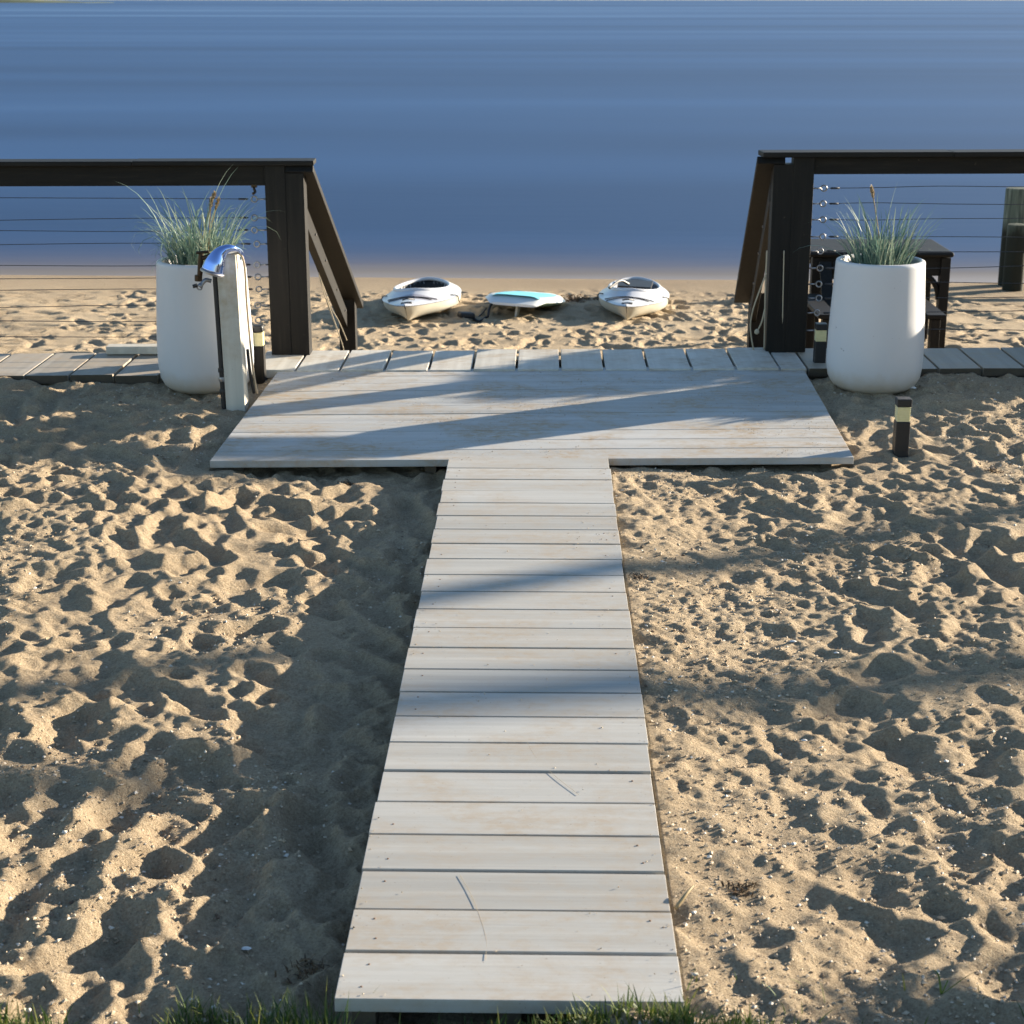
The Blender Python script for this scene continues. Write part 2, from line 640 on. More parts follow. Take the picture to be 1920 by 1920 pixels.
PRINTS = []
for (px, py, ang, L_, W_, d_) in ((458, 1358, 90, .036, .032, .045), (295, 1592, 60, .055, .042, .045), (1690, 1402, 80, .075, .062, .055), (1580, 1330, 20, .10, .062, .045),
                                  (155, 1745, 38, .13, .047, .035), (500, 1275, 60, .05, .04, .04), (1330, 1195, 10, .075, .042, .04), (1625, 975, 10, .12, .045, .04),
                                  (1385, 1085, 80, .06, .05, .04), (1650, 1790, 50, .14, .052, .032), (1640, 1260, 20, .09, .05, .045), (1780, 1590, 100, .085, .055, .04),
                                  (240, 1480, 60, .10, .06, .04), (470, 1150, 20, .085, .05, .04), (540, 952, 10, .07, .045, .04), (300, 1000, 80, .12, .045, .035),
                                  (1460, 1540, 60, .12, .046, .035), (1370, 1770, 20, .08, .055, .035), (1490, 1700, 70, .10, .046, .04), (1840, 1420, 60, .11, .046, .04),
                                  (90, 1080, 60, .10, .06, .03), (120, 1330, 75, .12, .046, .04), (420, 1510, 60, .12, .046, .035), (1760, 1080, 60, .11, .06, .03)):
    p_ = pz(px, py, -.045)
    PRINTS.append((p_.x, p_.y, R_(ang), L_, W_, d_))
UPS = churn(-3.3, 3.3, 1.7, 8.4, .0075, 6500, .012, .034, 1.0, .66, 12, PRINTS)
BCH = churn(-9, 9, 8.0, 26, .02, 14000, .011, .032, 1.15, .7, 4)


def sand_base(X, Y):
    left = -.082 + .024 * sm(4.0, 6.2, Y) - .02 * np.exp(-((X + .55) / .5) ** 2) * (1 - sm(4.5, 6, Y))
    right = -.014 - .030 * sm(.25, .57, X) + .018 * sm(.7, 1.6, X)
    left = left + .048 * sm(.8, 1.5, -X) * sm(4.3, 5.6, Y)
    z = left + (right - left) * sm(-.25, .25, X)
    z = z + (.004 - z) * sm(6.2, 7.2, Y)
    z = z + .05 * sm(1.9, 4, np.abs(X)) * (1 - sm(7.3, 8.0, Y))
    # the bank behind the boardwalk and the beach below it
    z = z + (-.10 - z) * sm(7.7, 8.2, Y)
    z = z - .85 * sm(8.3, 10.6, Y)
    z = z - .042 * np.clip(Y - 12.6, 0, 14) - .12 * np.clip(Y - 17.5, 0, 10)
    z = z - .02 * np.clip(Y - 27, 0, 200)
    z = z - .004 * np.clip(X, -9, 9) * sm(12.6, 15, Y)
    return z


def inside_quad(X, Y, q):
    m = np.ones_like(X, bool)
    for i in range(4):
        a, b = q[i], q[(i + 1) % 4]
        m &= ((b[0] - a[0]) * (Y - a[1]) - (b[1] - a[1]) * (X - a[0])) >= 0
    return m


def sand_z(X, Y):
    X = np.asarray(X, float)
    Y = np.asarray(Y, float)
    z = sand_base(X, Y)
    up = 1 - sm(7.9, 8.3, Y)
    h1 = bilin(*UPS, np.clip(X, -3.28, 3.28), Y)
    h2 = bilin(*BCH, np.clip(X, -8.9, 8.9), Y)
    calm = 1 + .15 * (sm(-.85, -.6, X) * (1 - sm(-.3, -.2, X)) * (1 - sm(5.4, 6.2, Y)))      # drifted sand along the walkway
    calm = calm * (1 - .55 * (1 - sm(.42, .75, X)) * sm(.2, .3, X) * (1 - sm(5.6, 6.2, Y)))
    rough = sm(-.12, .12, vn(X, Y, .5, 9, 4) + .5 * vn(X, Y, .17, 2, 8))
    fine = (.0105 * vn(X, Y, .031, 4, 1) + .0095 * vn(X, Y, .0165, 8, 3)) * (.34 + .66 * rough)
    beach = h2 * (1 - sm(15.5, 16.9, Y)) + .004 * vn(X, Y, .3, 1, 1)
    z = z + up * (h1 * calm * (.44 + .26 * sm(-.22, .2, vn(X, Y, .8, 14, 3) + .4 * vn(X, Y, .3, 4, 9))) + fine) + (1 - up) * beach
    # keep it under the timber
    inw = (X > WX0 - .0) & (X < WX1 + .0) & (Y > WY0 - .02) & (Y < WY1 + .1)
    z = np.where(inw, np.minimum(z, -.075), z)
    rq = [rampF[0], rampF[1], rampB[1], rampB[0]]
    z = np.where(inside_quad(X, Y, rq), np.minimum(z, -.05), z)
    mg = (X > rampF[0].x - .12) & (X < rampF[1].x + .12) & (Y > WY1 - .16) & (Y < WY1 + .25)
    z = np.where(mg, np.minimum(z, -.034 + .010 * vn(X, Y, .06, 5, 5)), z)
    z = np.where((X > WX0 - .05) & (X < WX1 + .05) & (Y > WY0) & (Y < WY1), np.minimum(z, -.010), z)
    bwm = (Y > pz(1020, 692, BW_Z).y + .040 * X) & (Y < pz(1020, 655, BW_Z).y + .050 * X + .3)
    z = np.where(bwm, np.minimum(z, -.02), z)
    # lawn end
    z = z + 0.02 * (1 - sm(2.25, 2.5, Y))
    return z


def axis(parts):
    out = []
    for a, b, d in parts:
        out.append(np.arange(a, b, d))
    return np.unique(np.round(np.concatenate(out + [np.array([parts[-1][1]])]), 5))


gx = axis([(-120, -20, 10), (-20, -9, 1), (-9, -4, .06), (-4, -2.2, .022), (-2.2, 2.2, .0078), (2.2, 4, .022), (4, 9, .06), (9, 20, 1), (20, 121, 10)])
gy = axis([(-40, 0, 4), (0, 1.8, .15), (1.8, 2.2, .02), (2.2, 5.2, .0068), (5.2, 8.1, .0095), (8.1, 11.8, .07), (11.8, 19.5, .022), (19.5, 26, .1), (26, 60, 1.5), (60, 200, 10)])
GY, GX = np.meshgrid(gy, gx)
GZ = sand_z(GX, GY)
nx, ny = GX.shape
me = bpy.data.meshes.new('sand')
co = np.stack([GX, GY, GZ], -1).reshape(-1, 3).astype(np.float32)
idx = np.arange(nx * ny).reshape(nx, ny)
q = np.stack([idx[:-1, :-1], idx[1:, :-1], idx[1:, 1:], idx[:-1, 1:]], -1).reshape(-1, 4)
me.vertices.add(len(co))
me.vertices.foreach_set('co', co.ravel())
me.loops.add(q.size)
me.loops.foreach_set('vertex_index', q.ravel().astype(np.int32))
me.polygons.add(len(q))
me.polygons.foreach_set('loop_start', np.arange(0, q.size, 4, dtype=np.int32))
me.polygons.foreach_set('use_smooth', np.ones(len(q), bool))
me.update(calc_edges=True)
me.materials.append(M['sand'])
sand = bpy.data.objects.new('sand', me)
COL.objects.link(sand)
sand['kind'] = 'structure'


def sz(x, y):
    return float(sand_z(np.array([x]), np.array([y]))[0])


# water and the far shore
WZ = -1.17
mb = MB()
wxs = [-9000, -600, -60, -15, 0, 15, 60, 600, 9000]
wys = [15.5, 20, 26, 40, 80, 200, 600, 2500, 14000]
for i in range(8):
    for j in range(8):
        mb.add([(wxs[i], wys[j], WZ), (wxs[i + 1], wys[j], WZ), (wxs[i + 1], wys[j + 1], WZ), (wxs[i], wys[j + 1], WZ)], [(0, 1, 2, 3)])
wo = mb.build('water', M['water'])
wo['kind'] = 'structure'
mb = MB()
pts = []
N = 90
for i in range(N + 1):
    x = -1500 + (1500 - 395) * i / N
    hgt = (3.5 + 3 * random.random() + 2 * math.sin(i * .7)) * min(1, (N - i) / 14)
    pts.append((x, max(hgt, .02)))
for i in range(N):
    (a, h0), (b, h1) = pts[i], pts[i + 1]
    mb.hexa([(a, 1500, WZ - 1), (b, 1500, WZ - 1), (b, 1640, WZ - 1), (a, 1640, WZ - 1),
             (a, 1520, WZ + h0 + .2), (b, 1520, WZ + h1 + .2), (b, 1620, WZ + h1 + .2), (a, 1620, WZ + h0 + .2)])
fo = mb.build('far_shore', M['far'])
fo['kind'] = 'structure'

# ------------------------------------------------------------------ walkway
gap, NPL = .008, 24
wk = thing('walkway', 'long narrow walkway of pale crosswise boards leading across the sand to the wider platform', 'walkway', ((WX0 + WX1) / 2, (WY0 + WY1) / 2, -.06))
mb = MB()
ms = MB()
pit = (WY1 - WY0) / NPL
for i in range(NPL):
    y0 = WY0 + i * pit + gap / 2
    y1 = WY0 + (i + 1) * pit - gap / 2
    if i == 0:
        y0 -= gap / 2
    e0 = random.uniform(-.003, .003)
    e1 = random.uniform(-.003, .003)
    zt = random.uniform(-.0012, .0012)
    mb.hexa([(WX0 + e0, y0, -.026), (WX1 + e1, y0, -.026), (WX1 + e1, y1, -.026), (WX0 + e0, y1, -.026),
             (WX0 + e0, y0, zt), (WX1 + e1, y0, zt), (WX1 + e1, y1, zt + random.uniform(-.001, .001)), (WX0 + e0, y1, zt)])
    for sx in (WX0 + .045, WX1 - .045):
        for yy in (y0 + .035, y1 - .035):
            if random.random() < .4:
              ms.lathe((sx + random.uniform(-.006, .006), yy + random.uniform(-.006, .006), zt + .0005), [(.0026, -.002), (.0026, .0004), (.0015, .0006)], 8)
mb.slot = 1
mb.add(ms.v, ms.f)
mb.build('decking', [M['deck'], M['screw']], wk, bevel=.0028)
for sx in (WX0 + .045, (WX0 + WX1) / 2, WX1 - .045):
    j = MB()
    j.box((sx, (WY0 + WY1) / 2, -.055), (.04, WY1 - WY0 - .03, .056))
    j.build('joist', M['joist'], wk)

# ------------------------------------------------------------------ platform (a low ramp up to the boardwalk)
pf = thing('platform', 'wide pale timber platform streaked with sand between the narrow walkway and the cross boardwalk', 'platform', ((rampF[0] + rampF[1]) / 2 + Vector((0, .5, -.05))))
mb = MB()
NB_ = 11
cum = [0.0]
for i in range(NB_):
    cum.append(cum[-1] + 1)
for i in range(NB_):
    g = .0035
    t0 = i / NB_
    t1 = (i + 1) / NB_
    a0 = rampF[0].lerp(rampB[0], t0)
    b0 = rampF[1].lerp(rampB[1], t0)
    a1 = rampF[0].lerp(rampB[0], t1) + Vector((0, -g, 0))
    b1 = rampF[1].lerp(rampB[1], t1) + Vector((0, -g, 0))
    j = random.uniform(-.001, .001)
    dz = Vector((0, 0, -.027))
    jj = Vector((0, 0, j))
    mb.hexa([a0 + dz, b0 + dz, b1 + dz, a1 + dz, a0 + jj, b0 + jj, b1 + jj, a1 + jj])
mb.build('decking', M['ramp'], pf, bevel=.002)
for t in (.04, .34, .66, .96):
    a = rampF[0].lerp(rampF[1], t) + Vector((0, .04, -.055))
    b = rampB[0].lerp(rampB[1], t) + Vector((0, -.04, -.055))
    j = MB()
    j.beam(a, b, .04, .055)
    j.build('joist', M['joist'], pf)

# ------------------------------------------------------------------ boardwalk
bw = thing('boardwalk', 'weathered boardwalk of lengthwise-jointed planks running across the view under both railings', 'boardwalk', (0, bw_near(0) + .2, 0))
pitch = .1935


def bw_sec(x_from, x_to, mat, dz=0.0, near_extra=0.0):
    mb = MB()
    x = x_from
    while x < x_to - .02:
        x1 = min(x + pitch, x_to)
        xa, xb = x + .0055, x1 - .0055
        z = BW_Z + dz + random.uniform(-.003, .003)
        ne = near_extra * (1 if x < -1.62 else 0) + random.uniform(-.008, .008) * (1 if near_extra else .2)
        mb.hexa([(xa, bw_near(xa) - ne, z - .038), (xb, bw_near(xb) - ne, z - .038), (xb, bw_far(xb), z - .038), (xa, bw_far(xa), z - .038),
                 (xa, bw_near(xa) - ne, z), (xb, bw_near(xb) - ne, z + random.uniform(-.002, .002)), (xb, bw_far(xb), z), (xa, bw_far(xa), z)])
        if mat is M['board_grey']:
            mb.mi[-4] = 1
        x = x1
    mb.build('decking', [mat, M['shaded_end_grain']], bw, bevel=.003)


xm0 = pz(498, 660, BW_Z).x
xm1 = pz(1490, 655, BW_Z).x
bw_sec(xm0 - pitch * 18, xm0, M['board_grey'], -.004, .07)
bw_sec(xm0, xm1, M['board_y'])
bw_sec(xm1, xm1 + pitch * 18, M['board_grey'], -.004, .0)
for t in (.12, .88):
    j = MB()
    xa, xb = xm0 - pitch * 18, xm1 + pitch * 18
    ya = bw_near(xa) * (1 - t) + bw_far(xa) * t
    yb = bw_near(xb) * (1 - t) + bw_far(xb) * t
    j.beam((xa, ya, BW_Z - .085), (xb, yb, BW_Z - .085), .045, .085)
    j.build('joist', M['joist'], bw)

# pale offcut lying on the boardwalk's far edge
a = pz(200, 656, BW_Z + .02)
b = pz(345, 655, BW_Z + .02)
mb = MB()
mb.beam((a.x, bw_far(a.x) - .035, BW_Z + .020), (b.x, bw_far(b.x) - .035, BW_Z + .020), .07, .036)
tag(mb.build('plank', M['post_white'], bevel=.003), 'short pale plank lying on the far edge of the sunlit boardwalk', 'plank')

# ------------------------------------------------------------------ railings
YP = bw_far(-1.2) - .06          # left posts stand here
YPR = bw_far(1.2) - .06


def rail_line(side):
    return (YP if side < 0 else YPR)


def railing(side, label, cap_px, post_px, under_px, cable_px, far_x):
    y0 = rail_line(side)
    g = 'cable railings along the boardwalk'
    p0 = pY((post_px[0] + post_px[1]) / 2, 655, y0)
    t = thing('railing', label, 'railing', (p0.x, y0, BW_Z), g)
    slope = .05

    def yy(x):
        return y0 + slope * (x - p0.x)
    ztop = pY(post_px[0], cap_px[1], y0).z
    zcap = pY(post_px[0], cap_px[0], y0).z
    pw = .092
    mb = MB()
    mb.box((p0.x, y0, (ztop + BW_Z) / 2), (pw, pw, ztop - BW_Z))
    mb.build('post', M['dark_z'], t, bevel=.003)
    mb = MB()
    mb.box((far_x, yy(far_x), (ztop + BW_Z) / 2), (pw, pw, ztop - BW_Z))
    mb.build('post', M['dark_z'], t, bevel=.003)
    xc = pY(cap_px[2], cap_px[0], y0).x
    # handrail board in two lengths
    xm = p0.x + side * (.62 if side < 0 else .66)
    mb = MB()
    ct = (zcap - ztop)
    mb.beam((xc, yy(xc), ztop + ct / 2), (xm - side * -.001, yy(xm), ztop + ct / 2), .14, ct)
    mb.beam((xm + side * .002, yy(xm), ztop + ct / 2 - .001), (far_x + side * .07, yy(far_x), ztop + ct / 2 + .002), .14, ct)
    mb.build('handrail', M['dark_x'], t, bevel=.004)
    z1 = pY(post_px[0], under_px, y0).z
    zt = ztop - .002
    mb = MB()
    xa = p0.x + side * pw / 2
    xb = far_x - side * pw / 2
    mb.beam((xa, yy(xa), (z1 + zt) / 2), (xb, yy(xb), (z1 + zt) / 2), .045, zt - z1)
    mb.build('rail', M['dark_x'], t, bevel=.003)
    for i, cp in enumerate(cable_px):
        z = pY(post_px[0] if side < 0 else post_px[1], cp, y0).z
        mb = MB()
        xr = xa + side * random.uniform(.052, .062)
        ring_r = .013
        c0 = Vector((xr + side * (ring_r + .012), yy(xr), z))
        end = Vector((xb, yy(xb), z + random.uniform(-.012, .012) + .004))
        ctrl = [c0]
        for f in (.15, .35, .6, .8):
            pnt = c0.lerp(end, f)
            pnt.z += random.uniform(-.006, .004) + (.004 * math.sin(i * 2.1 + f * 5))
            ctrl.append(pnt)
        ctrl.append(end)
        mb.tube(curve_pts(ctrl, 30), .0017, 6)
        mb.tube([c0 + Vector((side * .006, 0, 0)), c0 + Vector((side * .045, .002, 0))], .0045, 8)
        cb = mb.build('cable', M['cable'], t, smooth=True)
        me_ = MB()
        me_.ring((xr, yy(xr), z), ring_r, .0034, (random.uniform(-.3, .3), 1, random.uniform(-.2, .2)))
        me_.tube([(xa - side * .004, yy(xa), z), (xr - side * ring_r, yy(xr), z)], .0034, 8)
        e = me_.build('eye_bolt', M['steel'], None, smooth=True)
        e.parent = cb
        e.matrix_parent_inverse = Matrix.Translation(t.location).inverted() @ Matrix.Identity(4)
        e.matrix_parent_inverse = Matrix.Identity(4)
    return t, p0, ztop


LCAB = [373, 408, 431, 457, 496, 519, 542, 572, 600, 629]
RCAB = [353, 382, 412, 444, 471, 503, 533, 559.5, 587, 620]
RL, pL, ztL = railing(-1, 'dark timber cable railing behind the planter with the shower post, its cables sagging', (299, 308, 590), (514.6, 547), 347, LCAB, -5.2)
RR, pR, ztR = railing(1, 'dark timber cable railing behind the planter on the shaded boardwalk, in front of the pilings', (283, 293, 1426), (1472, 1505), 326, RCAB, 2.75)
# little hose hook under the sunlit railing's rail
hk = pY(476, 350, YP - .03)
mb = MB()
mb.tube(curve_pts([hk + Vector((0, .02, .012)), hk + Vector((0, 0, -.005)), hk + Vector((.006, -.01, -.022)), hk + Vector((-.004, -.018, -.03))], 12), .006, 8)
mb.box(hk + Vector((0, .01, .002)), (.024, .024, .012))
mb.build('hook', M['brass'], RL, smooth=False)


def stair_rail(side, label, xpost, xcap, low_px, cap_low, y2):
    y0 = rail_line(side) + .004
    t = thing('stair_railing', label, 'railing', (pY(xpost[0], 655, y0).x, y0, BW_Z), 'sloping handrails of the beach steps')
    ztop = pY(xpost[0], 319 if side < 0 else 303, y0).z
    xp = pY((xpost[0] + xpost[1]) / 2, 655, y0).x
    pw = .092
    mb = MB()
    mb.box((xp, y0, (ztop - .008 - .5) / 2), (pw, pw, ztop - .008 + .5))
    mb.build('post', M['dark_z'], t, bevel=.003)
    # sloping cap
    ua = pY(xcap, 319 if side < 0 else 303, y0 - .05)
    ua.z = ztop + .012
    ub = pY(cap_low[0], cap_low[1], y2)
    mb = MB()
    mb.beam(ua, ub, .125, .034)
    mb.build('handrail', M['dark_y'], t, bevel=.004)
    # lower rail on edge
    off = Vector((-.028 * -side * -1, 0, 0))
    la = ua + Vector((side * .03, .09, -.15))
    lb = ub + Vector((side * .03, -.12, -.075))
    mb = MB()
    mb.beam(la, lb, .038, .09)
    mb.build('rail', M['dark_y'], t, bevel=.003)
    # foot post
    xf = pY((low_px[0] + low_px[1]) / 2, 600, y2 - .14).x
    yf = y2 - .14
    zt = ua.lerp(ub, (yf - ua.y) / (ub.y - ua.y)).z - .02
    zb = sz(xf, yf) - .1
    mb = MB()
    mb.hexa([(xf - .046, yf - .046, zb), (xf + .046, yf - .046, zb), (xf + .046, yf + .046, zb), (xf - .046, yf + .046, zb),
             (xf - .046, yf - .046, zt + .026), (xf + .046, yf - .046, zt + .026), (xf + .046, yf + .046, zt - .026), (xf - .046, yf + .046, zt - .026)])
    mb.build('post', M['dark_z'], t, bevel=.003)
    # tread string down the steps
    mb = MB()
    sa = Vector((xp + side * .0, y0 + .06, -.12))
    sb = Vector((xf + side * .0, yf + .25, zb + .22))
    mb.beam(sa + Vector((side * .075, 0, 0)), sb + Vector((side * .075, 0, 0)), .038, .2)
    mb.build('stringer', M['dark_y'], t, bevel=.003)
    # bolts
    for f in (.25, .45, .7, .9):
        pnt = la.lerp(lb, f) + Vector((-side * .020, 0, .01))
        mb = MB()
        mb.tube([pnt, pnt + Vector((-side * .006, 0, 0))], .006, 8)
        mb.build('bolt', M['steel'], t, smooth=False)
    return t, ua, ub, xp, xf, yf, y0


SLt = stair_rail(-1, 'dark sloping stair handrail descending to the beach on the side of the shower post', (546.5, 582), 561, (637, 668), (661, 573), 9.75)
SRt = stair_rail(1, 'dark sloping stair handrail with slack cables descending to the beach next to the shaded boardwalk', (1434, 1470.5), 1446, (1404, 1434), (1397, 563), 9.75)
# slack stair cables
t, ua, ub, xp, xf, yf, y0 = SRt


def slack(t, px, Y, r=.0035, mat='rope'):
    pts = [pY(a, b, Y + i * .01) for i, (a, b) in enumerate(px)]
    mb = MB()
    mb.tube(curve_pts(pts, 26), r, 6)
    return mb.build('cable', M[mat], t, smooth=True)


slack(t, [(1437, 512), (1426, 540), (1412, 580), (1407, 610), (1410, 640), (1414, 660)], y0 - .058)
slack(t, [(1438, 470), (1435, 540), (1434, 600), (1433, 655)], y0 - .055)
slack(t, [(1434, 580), (1428, 604), (1420, 621)], y0 - .06)
mb = MB()
kn = pY(1419, 622, y0 - .058)
mb.lathe((kn.x, kn.y, kn.z - .012), [(.004, 0), (.011, .006), (.011, .016), (.005, .024)], 10)
mb.build('cable_stop', M['rope'], t, smooth=True)
slack(t, [(1470, 470), (1468, 560), (1466, 655)], y0 - .058, .003)
t, ua, ub, xp, xf, yf, y0 = SLt
for px in ([(586, 460), (606, 545), (632, 618)], [(600, 520), (620, 575), (634, 600), (648, 632), (650, 638)], [(612, 560), (640, 640), (645, 660)]):
    slack(t, px, y0 + .9, .003, 'rope')

# ------------------------------------------------------------------ planters with grasses
PROF = [(.05, .0), (.128, .002), (.160, .009), (.185, .028), (.202, .060), (.209, .105), (.2105, .16), (.209, .24), (.204, .34), (.198, .44), (.193, .535),
        (.1925, .545), (.190, .552), (.184, .556), (.174, .556), (.169, .552), (.167, .545), (.166, .49)]


def planter(px, label, yaw):
    f = pz(px, 739, 0.0)
    c = Vector((f.x * (f.y + .13) / f.y, f.y + .13, 0))
    c.z = sz(c.x, c.y - .1)
    c.z = -.004
    t = thing('planter', label, 'planter', c, 'white tapered planters in front of the railings')
    mb = MB()
    mb.lathe(c, [(a_ * .965, b_) for a_, b_ in PROF], 64)
    mb.build('pot', M['planter'], t, loc=tuple(c), auto=60).location = c
    o = t.children[0]
    o.rotation_euler.z = yaw
    mb = MB()
    mb.lathe((c.x, c.y, c.z + .44), [(.159, 0), (.159, .072), (.10, .085), (.02, .09)], 32)
    mb.build('soil', M['soil'], t, smooth=True)
    return t, c


PL, cL = planter(390, 'white tapered planter standing behind the white shower post at the sunlit boardwalk', .4)
PR, cR = planter(1635.5, 'white tapered planter beside the shaded boardwalk, a short black light standing before it', 2.1)


def grass(c, label, n, hmax, spread, seed, heads, lean=0.0, fan=1.0):
    r = random.Random(seed)
    base = Vector((c.x, c.y, c.z + .52))
    t = thing('ornamental_grass', label, 'ornamental grass', base, 'ornamental grasses growing in the planters')
    mb = MB()
    for i in range(n):
        a = r.uniform(0, 2 * math.pi)
        rr = .12 * math.sqrt(r.random())
        b = base + Vector((rr * math.cos(a), rr * math.sin(a), r.uniform(-.01, .01)))
        a2 = a + r.gauss(0, .7)
        out = Vector((math.cos(a2), math.sin(a2), 0))
        L = hmax * (.34 + .72 * r.random() ** 1.9) * (1.0 if r.random() < .94 else 1.15)
        tilt = abs(r.gauss(.10, .18)) * fan + rr * 2.2 * fan
        droop = r.uniform(.15, 1.0) * spread * (1 if r.random() < .7 else 1.7)
        pts = []
        p = b.copy()
        ang = tilt
        ns = 9
        for s_ in range(ns):
            pts.append(p.copy())
            ang = tilt + droop * (s_ / ns) ** 2 * 2.1
            p = p + (out * math.sin(ang) + Vector((lean * .3, 0, 1)) * math.cos(ang)) * (L / ns)
        sd = Vector((-math.sin(a2), math.cos(a2), 0))
        sd = (sd + Vector((r.uniform(-.6, .6), r.uniform(-.6, .6), r.uniform(-.3, .3)))).normalized()
        mb.blade(pts, r.uniform(.0035, .0085), sd)
    mb.build('blades', M['blade'], t)
    for (px, py, dy) in heads:
        tip = pY(px, py, c.y + dy)
        st = [base + Vector((r.uniform(-.03, .03), dy * .5, 0)), None, tip]
        st[1] = st[0].lerp(tip, .55) + Vector((0, 0, .015))
        cp = curve_pts(st, 12)
        mb = MB()
        mb.tube(cp, .0022, 5)
        sh = mb.build('seed_head', M['seed'], t)
        mb = MB()
        d = (cp[-1] - cp[-3]).normalized()
        for q_ in range(130):
            f = r.random()
            o = cp[-1] - d * (.055 * f)
            dr = Vector((r.gauss(0, 1), r.gauss(0, 1), r.gauss(.6, .6))).normalized()
            w = .013 * math.sin(math.pi * min(1, .15 + f * .8))
            mb.blade([o, o + dr * w * .6, o + dr * w + d * .006], .004, dr.orthogonal().normalized())
        for v_ in mb.build('bristles', M['seed'], None).data.vertices:
            pass
        bo = bpy.data.objects[[o_.name for o_ in COL.objects if o_.name.startswith('bristles')][-1]]
        bo.parent = sh
    return t


grass(cL, 'wide arching blue-green grass in the planter behind the shower post', 520, .44, 1.5, 4,
      [(403, 360, -.03), (396, 372, 0), (410, 372, .02)], .0, 1.05)
grass(cR, 'upright blue-green grass with one tall seed spike in the planter by the shaded boardwalk', 330, .36, .78, 9,
      [(1634, 350, 0)], .0)

# ------------------------------------------------------------------ shower post
f0 = pz(425, 781, -.035)
f1 = pz(461, 781, -.035)
pw = f1.x - f0.x
zt = pY(440, 474, f0.y + .03).z
cs = Vector((f0.x + pw / 2, f0.y + .045, f0.z))
sh = thing('shower_post', 'white timber outdoor shower post with a chrome shower head and black pipe before a planter', 'outdoor shower', cs)
tl = -.012   # a slight lean
mb = MB()
hp = zt - cs.z


def lean(x, y, z):
    return Vector((x + tl * (z - cs.z) / hp, y, z))


z0 = cs.z - .08
mb.hexa([lean(cs.x - pw / 2, cs.y - .045, z0), lean(cs.x + pw / 2, cs.y - .045, z0), lean(cs.x + pw / 2, cs.y + .045, z0), lean(cs.x - pw / 2, cs.y + .045, z0),
         lean(cs.x - pw / 2, cs.y - .045, zt), lean(cs.x + pw / 2, cs.y - .045, zt), lean(cs.x + pw / 2, cs.y + .045, zt), lean(cs.x - pw / 2, cs.y + .045, zt)])
mb.build('post', M['post_white'], sh, bevel=.004)
# black riser pipe with couplings
mb = MB()
px_ = cs.x - pw / 2 - .011
b_, t_ = lean(px_, cs.y - .035, z0), lean(px_, cs.y - .035, cs.z + hp * .90)
mb.tube([b_, t_], .0095, 14)
mb.build('pipe', M['black'], sh, auto=40)
for f in (.40, .345, .27):
    pnt = b_.lerp(t_, f)
    mb = MB()
    mb.lathe((pnt.x, pnt.y, pnt.z), [(.0125, -.009), (.0135, -.005), (.0135, .005), (.0125, .009)], 14)
    mb.build('coupling', M['steel'] if f == .345 else M['black'], sh, auto=40)
# head: a bell on a swan neck over the post top
Yh = cs.y - .075


def hp_(a, b, y):
    return pY(a, b, y)


ctrl = [hp_(459, 500, cs.y + .0), hp_(457, 483, cs.y - .005), hp_(449, 470, cs.y - .03), hp_(436, 465.5, Yh), hp_(422, 468, Yh - .01), hp_(411, 478, Yh - .015), hp_(404, 492, Yh - .02), hp_(399, 508, Yh - .022)]
cp = curve_pts(ctrl, 42)
pxm = (cs.y) / F_PX
rr_c = [3.0, 3.4, 4.3, 5.8, 9, 14, 19, 21.5]
rad = []
for i in range(43):
    u = i / 42 * 7
    j = min(int(u), 6)
    rad.append((rr_c[j] + (rr_c[j + 1] - rr_c[j]) * (u - j)) * pxm * 1.0)
mb = MB()
mb.tube(cp, rad, 24)
hd = mb.build('shower_head', M['chrome'], sh, smooth=True)
mb = MB()
d = (cp[-1] - cp[-2]).normalized()
mb.tube([cp[-1] + d * .0005, cp[-1] + d * .004, cp[-1] + d * .012, cp[-1] + d * .014], [rad[-1] * .99, rad[-1] * 1.07, rad[-1] * 1.05, rad[-1] * .8], 24)
o = mb.build('spray_face', M['steel'], None, auto=40)
o.parent = hd
# tan supply tube behind the neck and down the sunlit face
ctrl = [hp_(425, 482, Yh + .04), hp_(438, 476, cs.y - .04), hp_(452, 478, cs.y - .02), hp_(459, 505, cs.y - .005), hp_(462, 560, cs.y), hp_(467, 620, cs.y + .01), hp_(474, 690, cs.y + .03), hp_(482, 738, cs.y + .05)]
mb = MB()
mb.tube(curve_pts(ctrl, 44), .0048, 10)
mb.build('hose', M['tan_hose'], sh, smooth=True)
ctrl = [hp_(464, 655, cs.y + .02), hp_(469, 700, cs.y + .03), hp_(476, 737, cs.y + .05)]
mb = MB()
mb.tube(curve_pts(ctrl, 14), .0065, 10)
mb.build('drain_tube', M['black'], sh, smooth=True)
# brass valve, its lever and outlet
vb = hp_(376, 500, cs.y - .02)
mb = MB()
mb.tube([hp_(377, 472, cs.y - .02), hp_(376, 500, cs.y - .02), hp_(374, 524, cs.y - .02)], [.010, .012, .010], 12)
mb.tube([hp_(372, 516, cs.y - .02), hp_(372, 527, cs.y - .02)], .0155, 8)
mb.tube([hp_(376, 486, cs.y - .02), hp_(396, 478, cs.y - .02)], .009, 10)
mb.tube([hp_(368, 474, cs.y - .03), hp_(392, 472, cs.y - .03)], .006, 8)
vo = mb.build('valve', M['brass'], sh, auto=40)
mb = MB()
mb.tube(curve_pts([hp_(396, 527, cs.y - .03), hp_(386, 525, cs.y - .035), hp_(379, 532, cs.y - .04), hp_(374, 538, cs.y - .045)], 12), [.0085] * 9 + [.0095, .011, .011, .010], 12)
mb.ring(hp_(374, 539, cs.y - .046), .010, .003, (0.1, 1, .3))
mb.build('spout', M['steel'], sh, smooth=True)
mb = MB()
mb.tube([hp_(362, 537, cs.y - .046), hp_(370, 535, cs.y - .046)], [.008, .008], 10)
